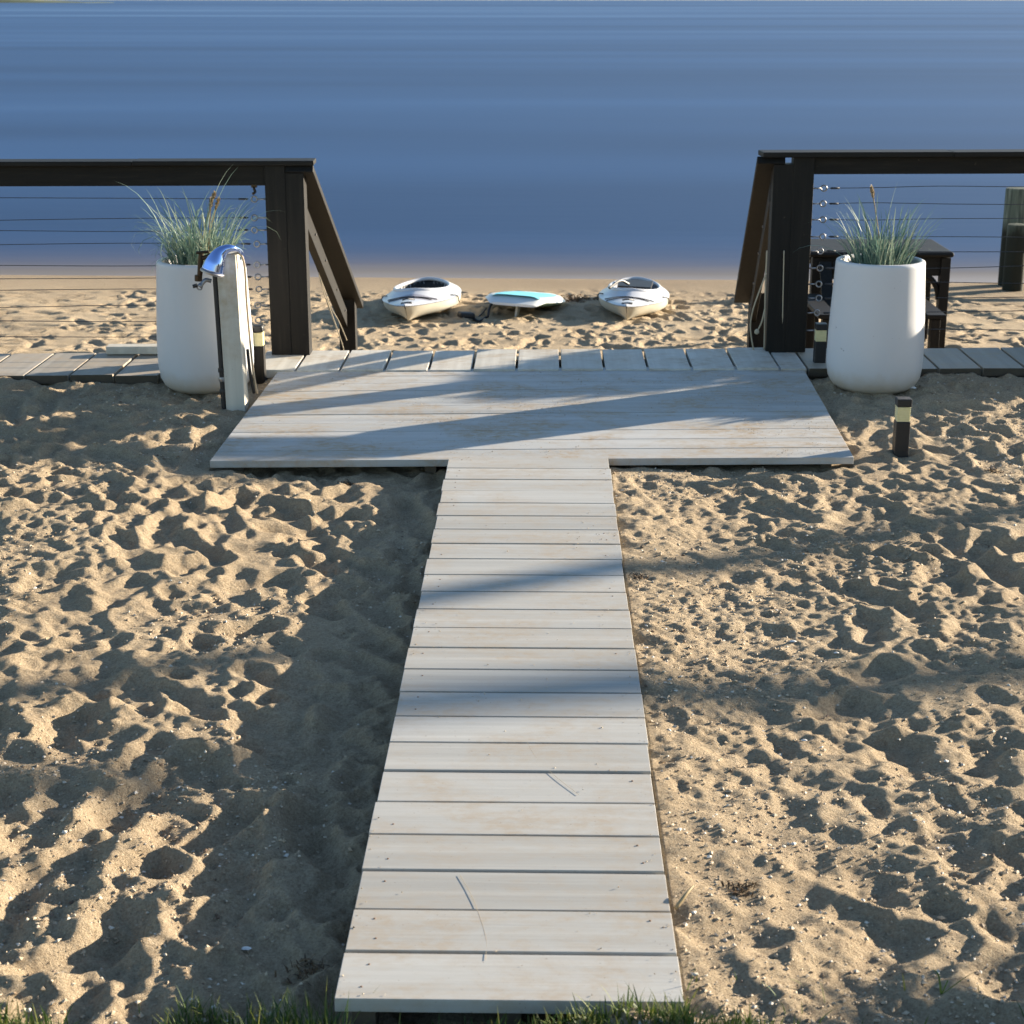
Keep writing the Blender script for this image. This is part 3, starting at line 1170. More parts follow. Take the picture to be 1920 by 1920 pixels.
mb.build('knob', M['black'], sh, auto=40)

# ------------------------------------------------------------------ path lights


def path_light(xc, ybase, ytop, w, label, rnd=False, zb=-.03):
    g = 'short path lights beside the timber paths'
    b = pz(xc, ybase, zb)
    y = b.y + w / 2
    ztop = pY(xc, ytop, y).z
    t = thing('path_light', label, 'path light', (b.x, y, b.z), g)
    hgt = ztop - b.z
    zl0, zl1 = b.z + hgt * .60, b.z + hgt * .86
    mb = MB()
    mb.box((b.x, y, (zl0 + b.z - .06) / 2), (w, w, zl0 - b.z + .06))
    mb.build('post', M['dark_z'] if rnd else M['black'], t, bevel=.003)
    mb = MB()
    nr = 7
    for i in range(nr):
        z0_ = zl0 + (zl1 - zl0) * i / nr
        z1_ = zl0 + (zl1 - zl0) * (i + 1) / nr
        mb.box((b.x, y, (z0_ + z1_) / 2), (w * .93, w * .93, (z1_ - z0_) * .62))
    mb.box((b.x, y, (zl0 + zl1) / 2), (w * .86, w * .86, zl1 - zl0 - .0015))
    mb.build('lens', M['lens'], t)
    mb = MB()
    mb.box((b.x, y, (zl1 + ztop) / 2), (w * 1.02, w * 1.02, ztop - zl1))
    mb.build('cap', M['black'], t, bevel=.010 if rnd else .003)
    return t


path_light(1690, 855, 746, .052, 'short black path light standing alone in the sand beside the platform corner')
path_light(486, 707, 609, .048, 'short leaning path light just behind the white shower post', True, .03)
path_light(1537, 690, 606, .05, 'short path light half hidden behind the planter by the shaded boardwalk', False, .02)

# ------------------------------------------------------------------ kayaks


def kayak(bow_px, bow_py, yaw, label, Lk, B, Hd, covered, roll=0.0):
    bow = pz(bow_px, bow_py, -1.02)
    bz = sz(bow.x, bow.y)
    bow = pz(bow_px, bow_py, bz)
    t = thing('kayak', label, 'kayak', (bow.x, bow.y, bz), 'kayaks pulled up on the beach')
    NS, NH, ND = 46, 9, 52

    def beam_(s):
        return B / 2 * max(0.012, (math.sin(math.pi * min(1, max(0, s)) ** .86)) ** .72)

    def keel(s):
        e = abs(2 * s - 1)
        return .10 * max(0, (e - .62) / .38) ** 2.0 * (1.0 if s > .5 else 0.0)

    def sheer(s):
        e = abs(2 * s - 1)
        return Hd * (.52 + (.12 if s < .5 else .02) * e ** 3)

    def crown(s):
        return Hd * .30 * math.sin(math.pi * min(1, max(0, .04 + s * .92))) ** .8
    hull, deck = MB(), MB()
    V, Fc = [], []
    nn = 2 * NH + 1
    for i in range(NS + 1):
        s = i / NS
        b, kz, szz = beam_(s), keel(s), sheer(s)
        y = s * Lk + (0.0)
        for j in range(-NH, NH + 1):
            u = j / NH
            a = abs(u)
            # V near the ends, flat bottom with a chine amidships
            e = abs(2 * s - 1) ** 2.2
            xx = b * ((1 - e) * min(1.0, (1 - (1 - a) ** 2.6) * 1.0) + e * a ** 1.15)
            zz = kz + (szz - kz) * ((1 - e) * (a ** 2.9) + e * a ** 1.05)
            yr = y - (.10 * a * (1 - min(1, s * 8)) if s < .125 else 0) + (.06 * (1 - a) * max(0, (.03 - s) / .03))
            V.append((math.copysign(xx, u), yr, zz))
    for i in range(NS):
        for j in range(nn - 1):
            Fc.append((i * nn + j, i * nn + j + 1, (i + 1) * nn + j + 1, (i + 1) * nn + j))
    hull.add(V, Fc)
    cy, ca, cb = Lk * .46, .40, B * .36

    V, Fc, MI = [], [], []
    nd = ND + 1
    NS2 = 150
    for i in range(NS2 + 1):
        s = i / NS2
        b, szz = beam_(s) * 1.012, sheer(s)
        y = s * Lk
        for j in range(nd):
            u = -1 + 2 * j / ND
            a = abs(u)
            zz = szz + .004 + crown(s) * (1 - a ** 2.3) * (.75 + .25 * (1 - a))
            x = u * b
            yr = y - (.10 * (1 - min(1, s * 8)) if s < .125 else 0)
            r = math.hypot(x / cb, (y - cy) / ca)
            if r < 1 and not covered:
                zz -= Hd * .62 * min(1, (1 - r) / .06)
            elif r < 1 and covered:
                zz -= .02 * min(1, (1 - r) / .06)
            elif r < 1.35:
                zz += .034 * (1.35 - r) / .35
            V.append((x, yr, zz))
            MI.append(r)
    for i in range(NS2):
        for j in range(ND):
            q_ = (i * nd + j, i * nd + j + 1, (i + 1) * nd + j + 1, (i + 1) * nd + j)
            deck.add([], [])
            Fc.append(q_)
    deck.add(V, Fc)
    for k_, f in enumerate(deck.f):
        mx = sum(V[i][0] for i in f) / 4
        my = sum(V[i][1] for i in f) / 4
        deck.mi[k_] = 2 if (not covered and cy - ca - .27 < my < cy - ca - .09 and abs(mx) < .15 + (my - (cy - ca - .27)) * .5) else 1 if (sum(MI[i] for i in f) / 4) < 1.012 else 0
    ho = hull.build('hull', M['hull'], smooth=True)
    do = deck.build('deck', [M['deck_grey'], M['inside'] if not covered else M['deck_patch'], M['deck_shade']], smooth=True)

    def dz_(x, y):
        s = min(1, max(0, y / Lk))
        b = beam_(s)
        a = min(1, abs(x) / b)
        return sheer(s) + crown(s) * (1 - a ** 2.3) * (.75 + .25 * (1 - a)) + .006
    # coaming
    mb = MB()
    pts = []
    for i in range(49):
        w = 2 * math.pi * i / 48
        x, y = cb * 1.0 * math.cos(w), cy + ca * 1.0 * math.sin(w)
        pts.append((x, y, dz_(x, y) + .030))
    mb.tube(pts, .017, 8, cap=False)
    co_ = mb.build('coaming', M['deck_grey'], smooth=True)
    kids = [ho, do, co_]
    # bungee cords
    mb = MB()
    for (x0, y0_, x1, y1_) in ((-.20, .62, .17, .66), (-.22, .82, .05, .68), (.21, .80, .02, .68)):
        y0_, y1_ = y0_ * .46 - .02, y1_ * .46 - .02
        pts = []
        for f in range(9):
            x, y = x0 + (x1 - x0) * f / 8, y0_ + (y1_ - y0_) * f / 8
            pts.append((x, y, dz_(x, y) + .004))
        mb.tube(pts, .0042, 6)
    kids.append(mb.build('bungee', M['black'], smooth=True))
    # bow toggle
    mb = MB()
    mb.tube(curve_pts([(-.045, .08, dz_(0, .08) + .012), (0, .02, dz_(0, .03) + .03), (.05, .10, dz_(0, .1) + .012)], 10), .007, 6)
    mb.tube([(-.045, -.005, sheer(0) + .012), (.045, -.005, sheer(0) + .018)], .012, 8)
    kids.append(mb.build('handle', M['black'], smooth=True))
    # side grab lines
    for sx in (-1, 1):
        mb = MB()
        y = Lk * .40
        b = beam_(.40)
        pts = [(sx * b * .86, y - .12, dz_(b * .86, y - .12) + .008), (sx * b * 1.01, y - .06, sheer(.4) + .01), (sx * b * 1.03, y, sheer(.4) - .05)]
        mb.tube(curve_pts(pts, 8), .0055, 6)
        kids.append(mb.build('side_handle', M['black'], smooth=True))
    if covered:
        mb = MB()
        mb.box((0, cy + .05, dz_(0, cy) + .012), (.30, .30, .022), Matrix.Rotation(.07, 3, 'X'))
        mb.tube(curve_pts([(-.2, cy - .35, dz_(0, cy) + .02), (-.12, cy - .2, dz_(0, cy) + .07), (-.05, cy - .1, dz_(0, cy) + .03)], 8), .012, 6)
        kids.append(mb.build('seat_back', M['black'], auto=30))
    for o_ in kids:
        o_.parent = t
    slope = math.atan2(sz(bow.x, bow.y + 2.2) - bz, 2.2)
    t.rotation_euler = (slope * .9, roll, yaw)
    t.location.z = bz + .012
    return t


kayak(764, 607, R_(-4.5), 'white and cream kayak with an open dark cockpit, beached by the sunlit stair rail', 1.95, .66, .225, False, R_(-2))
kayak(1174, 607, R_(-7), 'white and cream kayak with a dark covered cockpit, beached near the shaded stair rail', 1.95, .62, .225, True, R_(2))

# ------------------------------------------------------------------ paddle board
tail = pz(962, 583, -.99)
bz = sz(tail.x, tail.y)
tail = pz(962, 588, bz + .06)
pb = thing('paddleboard', 'white paddle board with a teal deck pad lying between the two kayaks', 'paddle board', (tail.x, tail.y, bz))
Lb, Bb, Tb = 1.65, .68, .085
NS, NJ = 40, 16
top, und, pad = MB(), MB(), MB()


def bh(s):
    return Bb / 2 * (math.sin(math.pi * (.10 + .90 * s) ** .9) ** .55 if s < 1 else 0.0)


def grid(fn, NS, NJ, mbb, flip=False):
    V = [fn(i / NS, -1 + 2 * j / NJ) for i in range(NS + 1) for j in range(NJ + 1)]
    n = NJ + 1
    Fs = []
    for i in range(NS):
        for j in range(NJ):
            q_ = (i * n + j, i * n + j + 1, (i + 1) * n + j + 1, (i + 1) * n + j)
            Fs.append(q_[::-1] if flip else q_)
    mbb.add(V, Fs)


def trim(s):
    return Tb * min(1, .25 + s * 9) * min(1, .25 + (1 - s) * 5)


grid(lambda s, u: (u * bh(s), s * Lb, trim(s) * (.5 + .5 * (1 - abs(u) ** 6) ** .5)), NS, NJ, top)
grid(lambda s, u: (u * bh(s), s * Lb, trim(s) * (.5 - .5 * (1 - abs(u) ** 5) ** .5)), NS, NJ, und, True)
# squared tail block closes the end
V0 = [(u / 8 * bh(0), 0, trim(0) * (.5 + .5 * (1 - abs(u / 8) ** 6) ** .5)) for u in range(-8, 9)]
V1 = [(u / 8 * bh(0), 0, trim(0) * (.5 - .5 * (1 - abs(u / 8) ** 5) ** .5)) for u in range(8, -9, -1)]
top.add(V0 + V1, [tuple(range(len(V0) + len(V1)))])
grid(lambda s, u: (u * bh(.06 + s * .62) * .84, (.06 + s * .62) * Lb, Tb * 1.03 + .004 - .02 * abs(u) ** 6), 20, 10, pad)
for nm, mbb, mt in (('board', top, 'board_white'), ('underside', und, 'board_green'), ('deck_pad', pad, 'teal')):
    mbb.build(nm, M[mt], smooth=True).parent = pb
mb = MB()
mb.hexa([(-.006, .16, -.15), (.006, .16, -.15), (.006, .24, -.15), (-.006, .24, -.15), (-.010, .20, .012), (.010, .20, .012), (.010, .38, .012), (-.010, .38, .012)])
mb.build('fin', M['board_white']).parent = pb
pb.rotation_euler = (R_(-8.0), R_(3.0), R_(-9))
pb.location.z = bz + .125
# leash lying in the sand
ls = thing('leash', 'black ankle leash with a padded cuff trailing from the teal board', 'board leash', pz(890, 600, bz))


def sp(px, py, dz=0.0):
    p = pz(px, py, bz)
    return Vector((p.x, p.y, sz(p.x, p.y) + .012 + dz))


mb = MB()
la = pY(958, 557, tail.y + .55)
lb_ = pY(926, 566, tail.y + .12)
mb.tube(curve_pts([la, pY(940, 560, tail.y + .28), lb_, pY(918, 577, tail.y + .05), pY(915, 592, tail.y - .02), sp(912, 601), sp(898, 604), sp(888, 601)], 30), [.016] * 9 + [.011] * 22, 8)
mb.tube(curve_pts([sp(888, 602), sp(903, 594, .01), sp(912, 585, .03)], 12), .006, 6)
mb.build('cord', M['rubber'], ls, smooth=True)
mb = MB()
ca, cb_ = sp(860, 602), sp(888, 600)
mb.beam(ca + Vector((0, 0, .022)), cb_ + Vector((0, 0, .024)), .10, .05)
mb.build('cuff', M['rubber'], ls, bevel=.016)
# dark weed behind the board
mbw = MB()
r = random.Random(5)
c0 = pz(1080, 561, -1.08)
for i in range(160):
    o_ = Vector((c0.x + r.gauss(0, .08), c0.y + r.gauss(0, .10), 0))
    o_.z = sz(o_.x, o_.y) + .008
    a = r.uniform(0, 6.28)
    dv = Vector((math.cos(a), math.sin(a), r.uniform(.1, .7)))
    mbw.blade([o_, o_ + dv * .03, o_ + dv * .05 - Vector((0, 0, .015))], .012, dv.orthogonal().normalized())
tag(mbw.build('seaweed', M['weed']), 'dark clump of seaweed on the sand behind the paddle board', 'seaweed', 'clumps of dry seaweed')

# ------------------------------------------------------------------ pilings
def piling(xc, ytop, ybase, wpx, label, beam=False, dy=0.0):
    b = pz(xc, ybase, -1.12)
    y = b.y + .11 + dy
    x = pY(xc, ybase, y).x
    ztop = pY(xc, ytop, y).z
    rd = wpx / 2 * y / F_PX
    zb = sz(x, y) - .3
    t = thing('piling', label, 'piling', (x, y, zb), 'timber pilings at the waterline')
    mb = MB()
    r = random.Random(int(xc))
    n = 22
    prof = [(rd * 1.0, 0), (rd * 1.02, (ztop - zb) * .5), (rd * .99, ztop - zb - .02), (rd * .94, ztop - zb - .004), (rd * .5, ztop - zb + .002)]
    mb.lathe((x, y, zb), prof, n)
    for i, v in enumerate(mb.v):
        w = 1 + .03 * math.sin(i % n * 1.7) + r.uniform(-.015, .015)
        mb.v[i] = (x + (v[0] - x) * w, y + (v[1] - y) * w, v[2])
    mb.build('shaft', M['piling'], t, auto=50)
    if beam:
        mb = MB()
        za = pY(1916, 440, y).z
        zb_ = pY(1916, 460, y).z
        mb.beam((x + rd * .7, y - .02, (za + zb_) / 2), (x + 2.4, y + .1, (za + zb_) / 2), .09, za - zb_)
        mb.build('crossbeam', M['dark_x'], t, bevel=.004)
    return t


piling(1892, 352, 541, 43, 'taller pale-topped piling standing at the waterline behind the railing cables', False, .35)
piling(1898, 420, 543, 38, 'shorter dark piling in front of the taller one, carrying a crossbeam', True, 0)

# ------------------------------------------------------------------ dark beach furniture behind the railing
bzt = -.95
yt0, yt1 = 12.75, 13.45
xl = pY(1516, 470, yt0).x
xr = pY(1789, 470, yt0).x
ztt = pY(1650, 472, yt0).z
tb = thing('table', 'dark timber table on the beach behind the shaded railing and planter', 'table', ((xl + xr) / 2, (yt0 + yt1) / 2, bzt))
mb = MB()
mb.box(((xl + xr) / 2, (yt0 + yt1) / 2, ztt - .02), (xr - xl, yt1 - yt0 + .06, .04))
mb.build('tabletop', M['dark_x'], tb, bevel=.018)
for x_, s_ in ((xl + .07, 1), (xr - .05, -1)):
    mb = MB()
    mb.tube(curve_pts([(x_ + s_ * .03, yt0 + .05, ztt - .36), (x_ + s_ * .05, yt0 + .05, ztt - .27), (x_ + s_ * .11, yt0 + .05, ztt - .20), (x_ + s_ * .20, yt0 + .05, ztt - .18)], 10), .022, 8)
    mb.build('bracket', M['dark_x'], tb, smooth=True)
mb = MB()
za = ztt - .045
mb.box(((xl + xr) / 2, yt0 + .05, za - .07), (xr - xl - .1, .035, .14))
mb.build('apron', M['dark_x'], tb, bevel=.003)
mb = MB()
mb.box(((xl + xr) / 2, yt1 - .05, za - .07), (xr - xl - .1, .035, .14))
mb.build('apron', M['dark_x'], tb, bevel=.003)
for x in (xl + .07, xr - .05):
    for y in (yt0 + .05, yt1 - .05):
        zb = sz(x, y) - .03
        mb = MB()
        mb.box((x, y, (za - .002 + zb) / 2), (.07, .085, za - .002 - zb))
        mb.build('leg', M['dark_z'], tb, bevel=.003)
# low reclined chair in front of the table
yc0, yc1 = 11.7, 12.5
xl2 = pY(1536, 590, yc0).x
xr2 = pY(1770, 590, yc0).x
ch = thing('beach_chair', 'low dark timber lounge chair with sloping arms tucked before the table on the beach', 'chair', ((xl2 + xr2) / 2, yc0, bzt))
for x, nm in ((xl2 + .05, 'armrest'), (xr2 - .06, 'armrest')):
    a = Vector((x, yc0 - .06, pY(1770, 592, yc0).z))
    b = Vector((x, yc1 + .02, pY(1735, 556, yc1).z))
    mb = MB()
    mb.beam(a, b, .13, .03)
    mb.build(nm, M['dark_y'], ch, bevel=.004)
    for (yy_, zt_) in ((yc0, a.z - .02), (yc1 - .08, b.z - .06)):
        mb = MB()
        zb = sz(x, yy_) - .03
        mb.box((x, yy_, (zt_ + zb) / 2), (.06, .09, zt_ - zb))
        mb.build('leg', M['dark_z'], ch, bevel=.003)
mb = MB()
zs = pY(1700, 615, yc0).z
mb.box(((xl2 + xr2) / 2, yc0 + .03, zs - .02), (xr2 - xl2 - .22, .03, .16))
mb.build('front_panel', M['dark_x'], ch, bevel=.003)
mb = MB()
nsl = 7
for i in range(nsl):
    f = i / (nsl - 1)
    mb.box(((xl2 + xr2) / 2, yc0 + .06 + f * .55, zs + .075 - f * .10), (xr2 - xl2 - .24, .075, .02))
mb.build('seat', M['dark_x'], ch)
mb = MB()
for i in range(6):
    x = xl2 + .17 + (xr2 - xl2 - .34) * i / 5
    mb.beam((x, yc1 - .2, zs - .04), (x, yc1 + .10, zs + .32), .085, .02, (0, 1, 0))
mb.build('backrest', M['dark_z'], ch)

# ------------------------------------------------------------------ litter on the sand
# shell grit: nobody could count it
mb_v, mb_f = [], []
NG = 110000
gxs = rng.uniform(-2.3, 2.3, NG)
u_ = rng.random(NG)
gys = 2.25 + (7.6 - 2.25) * u_ ** 1.5
dens = vn(gxs, gys, .45, 5, 5) + .4 * vn(gxs, gys, .15, 2, 7) + .25 * np.exp(-((gxs - .42) / .18) ** 2) + .2 * np.exp(-((gys - 2.4) / .3) ** 2) + .30 * ((gxs < -.45) & (gys < 3.6))
keep = (rng.random(NG) < np.clip(.45 + 1.9 * dens, .04, 1)) & ~((gxs > WX0 - .012) & (gxs < WX1 + .012) & (gys > WY0 - .02) & (gys < 7))
keep &= ~inside_quad(gxs, gys, [rampF[0], rampF[1], rampB[1], rampB[0]])
gxs, gys = gxs[keep], gys[keep]
gzs = sand_z(gxs, gys)
octv = np.array([(1, 0, 0), (-1, 0, 0), (0, 1, 0), (0, -1, 0), (0, 0, 1), (0, 0, -1)], float)
octf = [(0, 2, 4), (2, 1, 4), (1, 3, 4), (3, 0, 4), (2, 0, 5), (1, 2, 5), (3, 1, 5), (0, 3, 5)]


def grains(name, gx_, gy_, gz_, smin, sext, power, label, mat):
    VV, FF = [], []
    for i in range(len(gx_)):
        s = smin + sext * rng.random() ** power
        a = rng.uniform(0, 6.28)
        q = octv * (s * rng.uniform(.7, 1.4), s * rng.uniform(.5, 1.1), s * rng.uniform(.4, .8)) + rng.normal(0, s * .15, (6, 3))
        ca_, sa_ = math.cos(a), math.sin(a)
        VV.append(np.stack([q[:, 0] * ca_ - q[:, 1] * sa_ + gx_[i], q[:, 0] * sa_ + q[:, 1] * ca_ + gy_[i], q[:, 2] + gz_[i] + s * .25], 1))
        FF.extend((f[0] + 6 * i, f[1] + 6 * i, f[2] + 6 * i) for f in octf)
    me = bpy.data.meshes.new(name)
    me.from_pydata(np.concatenate(VV).tolist(), [], FF)
    me.materials.append(mat)
    o = bpy.data.objects.new(name, me)
    COL.objects.link(o)
    tag(o, label, name.replace('_', ' '), None, 'stuff')


grains('shell_grit', gxs, gys, gzs, .0015, .0050, 3.2, 'fine shell grit and pebbles scattered over the trodden sand', M['grit'])
# sand blown and trodden onto the boards
n_ = 42000
hx = rng.uniform(rampF[0].x, rampF[1].x, n_)
hy = rng.uniform(WY0, rampB[0].y, n_)
onw = (hx > WX0 + .004) & (hx < WX1 - .004) & (hy < WY1)
onp = inside_quad(hx, hy, [rampF[0], rampF[1], rampB[1], rampB[0]]) & (hy > WY1 + .03)
d_ = vn(hx, hy, .42, 61, 3) + .6 * vn(hx, hy, .13, 21, 9) + .3 * vn(hx, hy, .04, 5, 2)
prob = np.where(onp, np.clip(2.2 * d_ + .06, .015, 1), np.clip(.9 * d_ - .10, .012, 1) + .5 * np.exp(-(np.minimum(hx - WX0, WX1 - hx) / .018) ** 2))
kp = (onw | onp) & (rng.random(n_) < prob)
hx, hy, onp = hx[kp], hy[kp], onp[kp]
tt = np.clip((hy - rampF[0].y) / (rampB[0].y - rampF[0].y), 0, 1)
hz = np.where(onp, .038 * tt + .0004, .0010)
grains('sand_grains', hx, hy, hz, .0008, .0018, 2.5, 'loose sand grains strewn over the walkway and platform boards', M['grit'])


def on_sand(px, py, dz=0.0):
    p = pz(px, py, -.05)
    z = sz(p.x, p.y)
    for _ in range(4):
        p = pz(px, py, z)
        z = sz(p.x, p.y)
    return Vector((p.x, p.y, z + dz))


# driftwood sliver by the walkway edge
a = on_sand(1266, 1715, .008)
b = on_sand(1300, 1680, .022)
mb = MB()
mb.tube(curve_pts([a, a.lerp(b, .5) + Vector((.003, 0, .006)), b], 8), [.004] * 4 + [.0035, .003, .0025, .002, .001], 7)
tag(mb.build('twig', M['straw'], smooth=True), 'pale dry reed sliver resting against the sunny edge of the walkway near the lawn', 'twig')
# dry stems on the boards
for px, lab in (([(862, 1640), (882, 1675), (900, 1720), (912, 1765), (910, 1800)], 'thin dry grass stem lying across the walkway boards nearest the lawn'),
                ([(985, 1385), (1005, 1420), (1035, 1450), (1085, 1490)], 'thin dry grass stem curving over the middle boards of the walkway')):
    pts = [pz(x, y, .0005) for x, y in px]
    mb = MB()
    mb.tube(curve_pts(pts, 24), .0004, 5)
    tag(mb.build('dry_stem', M['stem']), lab, 'dry stem', 'dry stems on the walkway')
# seaweed tufts
for px, py, n, rad_, lab in ((1385, 1672, 60, .035, 'brown dry seaweed tuft on the sunny sand beside the near end of the walkway'),
                             (1196, 1085, 46, .035, 'brown dry seaweed tuft tucked against the walkway edge under the tree shadow'),
                             (1862, 884, 40, .04, 'brown dry seaweed scrap on the sand past the lone path light'),
                             (650, 908, 40, .03, 'brown dry seaweed scrap below the platform edge'),
                             (575, 1825, 80, .05, 'dark dry seaweed tuft on the shaded sand near the lawn')):
    c0 = on_sand(px, py)
    r = random.Random(px)
    mb = MB()
    for i in range(n):
        o_ = Vector((c0.x + r.gauss(0, rad_ * .4), c0.y + r.gauss(0, rad_ * .35), 0))
        o_.z = sz(o_.x, o_.y) + .002
        a = r.uniform(0, 6.28)
        dv = Vector((math.cos(a), math.sin(a), r.uniform(.0, .5)))
        L = r.uniform(.01, .03)
        mb.blade([o_, o_ + dv * L * .5 + Vector((0, 0, .004)), o_ + dv * L], r.uniform(.002, .006), Vector((-math.sin(a), math.cos(a), r.uniform(-.4, .4))).normalized())
    tag(mb.build('seaweed', M['weed']), lab, 'seaweed', 'clumps of dry seaweed')
# shells
for px, py, s, lab in ((462, 1781, .008, 'small white shell sliver in the walkway shadow near the lawn'),
                       (1487, 1203, .008, 'small white shell in a footprint right of the walkway'),
                       (1568, 1228, .006, 'tiny white shell beside the long footprint right of the walkway'),
                       (1508, 1391, .006, 'tiny white shell on the sand above the deep heel print'),
                       (1710, 733, .016, 'white shell lying at the foot of the planter by the shaded boardwalk')):
    c0 = on_sand(px, py, .003)
    mb = MB()
    n = 12
    vs = [c0 + Vector((0, 0, s * .45))]
    for i in range(n):
        w = 2 * math.pi * i / n
        vs.append(c0 + Vector((s * math.cos(w) * 1.25, s * .7 * math.sin(w), s * .08 * (i % 2))))
    for i in range(n):
        w = 2 * math.pi * i / n
        vs.append(c0 + Vector((s * math.cos(w) * .7, s * .4 * math.sin(w), s * .34 + s * .05 * (i % 2))))
    fs = [(0, 1 + n + i, 1 + n + (i + 1) % n) for i in range(n)] + [(1 + n + i, 1 + i, 1 + (i + 1) % n, 1 + n + (i + 1) % n) for i in range(n)]
    mb.add(vs, fs)
    tag(mb.build('shell', M['shell'], smooth=True), lab, 'shell', 'white shells on the sand')

# lawn edge at the near end
mb = MB()
r = random.Random(3)
cnt = 0
while cnt < 13000:
    x = r.uniform(-1.05, .95)
    y = r.uniform(2.25, 2.60)
    edge = 2.51 + .02 * math.sin(x * 7) + .03 * math.sin(x * 19 + 1)
    if -.66 < x < .25:
        edge += .035
    if x < -.80:
        edge += .035
    if x > .25:
        edge -= .10
    if -.80 < x < -.64:
        edge -= .10
    if y > edge and r.random() < .985:
        continue
    if WX0 - .01 < x < WX1 + .01 and y > WY0 - .012:
        continue
    cnt += 1
    z = sz(x, y)
    a = r.uniform(0, 6.28)
    L = r.uniform(.018, .048) * (1.45 if r.random() < .12 else 1)
    if -.50 < x < -.32:
        L *= 1.9
    tilt = r.uniform(.1, .9)
    out = Vector((math.cos(a), math.sin(a), 0))
    b = Vector((x, y, z - .003))
    pts = [b]
    for s_ in range(1, 5):
        an = tilt * (.5 + .25 * s_)
        pts.append(pts[-1] + (out * math.sin(an) + Vector((0, 0, 1)) * math.cos(an)) * L / 4)
    mb.blade(pts, r.uniform(.0020, .0042), Vector((-math.sin(a), math.cos(a), 0)))
tag(mb.build('grass', M['lawn']), 'green lawn edge at the near end of the walkway', 'grass', None, 'stuff')
# single stem by itself
c0 = on_sand(1765, 1865)
mb = MB()
for tip, w in (((1742, 1815), .004), ((1772, 1838), .003), ((1838, 1820), .003)):
    tp = pY(tip[0], tip[1], c0.y + .01)
    mb.blade(curve_pts([c0, c0.lerp(tp, .6) + Vector((.006, 0, .01)), tp], 8), w, (1, 0, 0))
tag(mb.build('grass_sprout', M['lawn']), 'lone green grass sprout in the shaded sand right of the walkway', 'grass sprout')

# ------------------------------------------------------------------ trees, and unseen shrubs added to shade the sand and boards
def toward_sun(px, py, dist, z=-.03):
    return pz(px, py, z) + SUN * dist


def crown(mb, c, rx, rz, n, r, ls=.11):
    for i in range(n):
        d = Vector((r.gauss(0, 1), r.gauss(0, 1), r.gauss(0, 1))).normalized()
        f = r.random() ** .5
        p = Vector(c) + Vector((d.x * rx * f, d.y * rx * f, d.z * rz * f))
        a = Vector((r.gauss(0, 1), r.gauss(0, 1), r.gauss(0, .6))).normalized()
        s = a.orthogonal().normalized()
        mb.blade([p, p + a * ls * .5, p + a * ls], ls * .45, s)


def tree(pts, rad, label, crown_c, crx, crz, limbs=()):
    b = Vector(pts[0])
    t = thing('pine_tree', label, 'tree', b, 'pines standing on the beach beyond the railing')
    mb = MB()
    cp = curve_pts(pts, 24)
    mb.tube(cp, [rad * (1 - .45 * i / 24) for i in range(25)], 12)
    for lp, lr in limbs:
        mb.tube(curve_pts(lp, 14), [lr * (1 - .4 * i / 14) for i in range(15)], 8)
    mb.build('trunk', M['bark'], t, smooth=True)
    r = random.Random(int(b.x * 100))
    mb = MB()
    for c in crown_c:
        crown(mb, c, crx, crz, 900, r, .22)
    mb.build('crown', M['leaf'], t)


# band over the walkway at mid length
D1 = 15.0
B1 = toward_sun(980, 1090, D1, 0.0)
base1 = Vector((B1.x, B1.y, 0))
zg = sz(base1.x, base1.y)
tree([(base1.x, base1.y, zg - .2), (base1.x + .02, base1.y, 2.0), (B1.x, B1.y, B1.z), (base1.x - .05, base1.y + .05, 6.2), (base1.x, base1.y, 7.4)], .095,
     'slim straight pine standing on the beach far to the sunny side', [(base1.x, base1.y, 7.3), (base1.x + .4, base1.y + .3, 6.6)], 1.1, .9)
# nearer band: a leaning trunk
A_r = toward_sun(1900, 1237, D1 + 1.5)
A_l = toward_sun(740, 1309, D1 + 1.5 - .0)
dirA = (A_l - A_r)
low = A_r - dirA * 1.0
hi = A_l + dirA * 1.2
D2 = D1 + 1.5
pR_ = pz(1900, 1250, -.03)
pL_ = pz(745, 1318, 0.0)
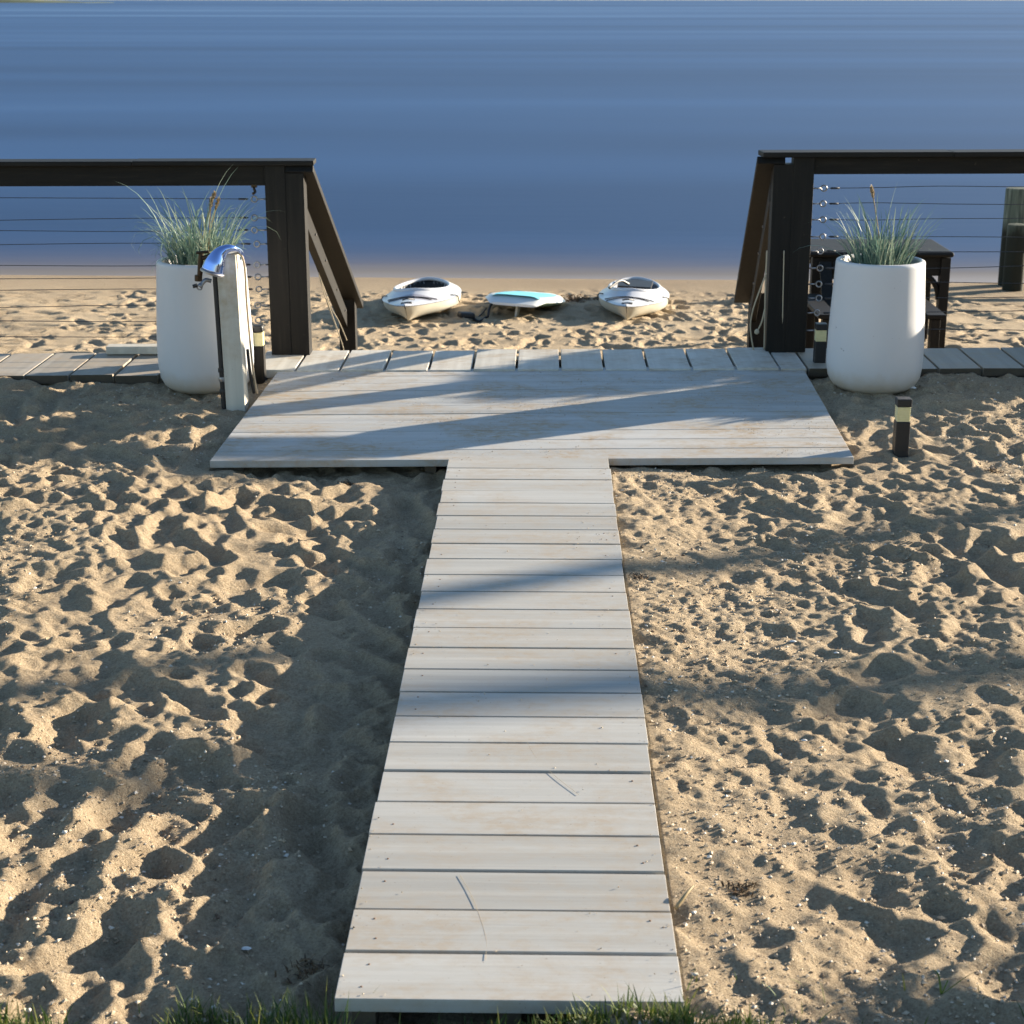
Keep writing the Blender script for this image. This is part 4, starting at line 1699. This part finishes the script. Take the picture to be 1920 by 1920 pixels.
# place the trunk on one vertical plane so that it climbs along the shadow line
P_a = pR_ + SUN * 15.0
P_b = pL_ + SUN * 18.6
dv = P_b - P_a
foot = P_a - dv * (P_a.z + .9) / dv.z if abs(dv.z) > .01 else P_a
zg = sz(foot.x, foot.y)
tree([(foot.x, foot.y, zg - .2), tuple(P_a.lerp(foot, .5)), tuple(P_a), tuple(P_b), tuple(P_b + dv * 1.6), tuple(P_b + dv * 2.2 + Vector((0, 0, .8)))], .105,
     'leaning pine bowed over the beach far to the sunny side', [tuple(P_b + dv * 2.2 + Vector((0, 0, 1.0))), tuple(P_b + dv * 2.0 + Vector((.3, .5, 1.2)))], 1.0, .8)


def shade_shrub(c, rx, top, label, n):  # unseen leafy blocker, sized and placed to cast a patch of shade
    zg = sz(c[0], c[1])
    hz = top - zg
    t = thing('shade_shrub', label, 'shade_shrub', (c[0], c[1], zg), 'unseen bushes added to cast shade on the boards and sand')
    mb = MB()
    r = random.Random(int(c[0] * 77))
    for i in range(7):
        a = r.uniform(0, 6.28)
        mb.tube(curve_pts([(c[0], c[1], zg - .05), (c[0] + rx * .3 * math.cos(a), c[1] + rx * .3 * math.sin(a), zg + hz * .4), (c[0] + rx * .6 * math.cos(a), c[1] + rx * .6 * math.sin(a), zg + hz * .8)], 8), .008, 6)
    mb.build('stem', M['bark'], t)
    mb = MB()
    for i in range(n):
        d = Vector((r.gauss(0, 1), r.gauss(0, 1), 0)).normalized()
        f = r.random() ** .5
        h = r.random()
        w = rx * f * math.sqrt(max(.08, 1 - (h * .97) ** 9))
        p = Vector((c[0] + d.x * w, c[1] + d.y * w, zg + h * hz))
        a = Vector((r.gauss(0, 1), r.gauss(0, 1), r.gauss(.3, .6))).normalized()
        mb.blade([p, p + a * .045, p + a * .09], .042, a.orthogonal().normalized())
    mb.build('foliage', M['leaf'], t)


def pline(lat, p):   # place at lateral position on the shadow line p
    return (lat, (p + lat * math.sin(AZ)) / math.cos(AZ))


shade_shrub(pline(3.2, 6.40), .46, .92, 'tall evergreen bush, unseen, added to shade the platform and boardwalk', 9000)
shade_shrub(pline(2.75, 5.68), .36, .54, 'small evergreen bush, unseen, added to shade the sand beside the planter', 4500)
shade_shrub(pline(3.2, 1.44), .66, 1.3, 'spreading evergreen bush, unseen, added to shade the near corner of the sand', 6000)

S.render.resolution_x = 1024
S.render.resolution_y = 1024
S.cycles.max_bounces = 8
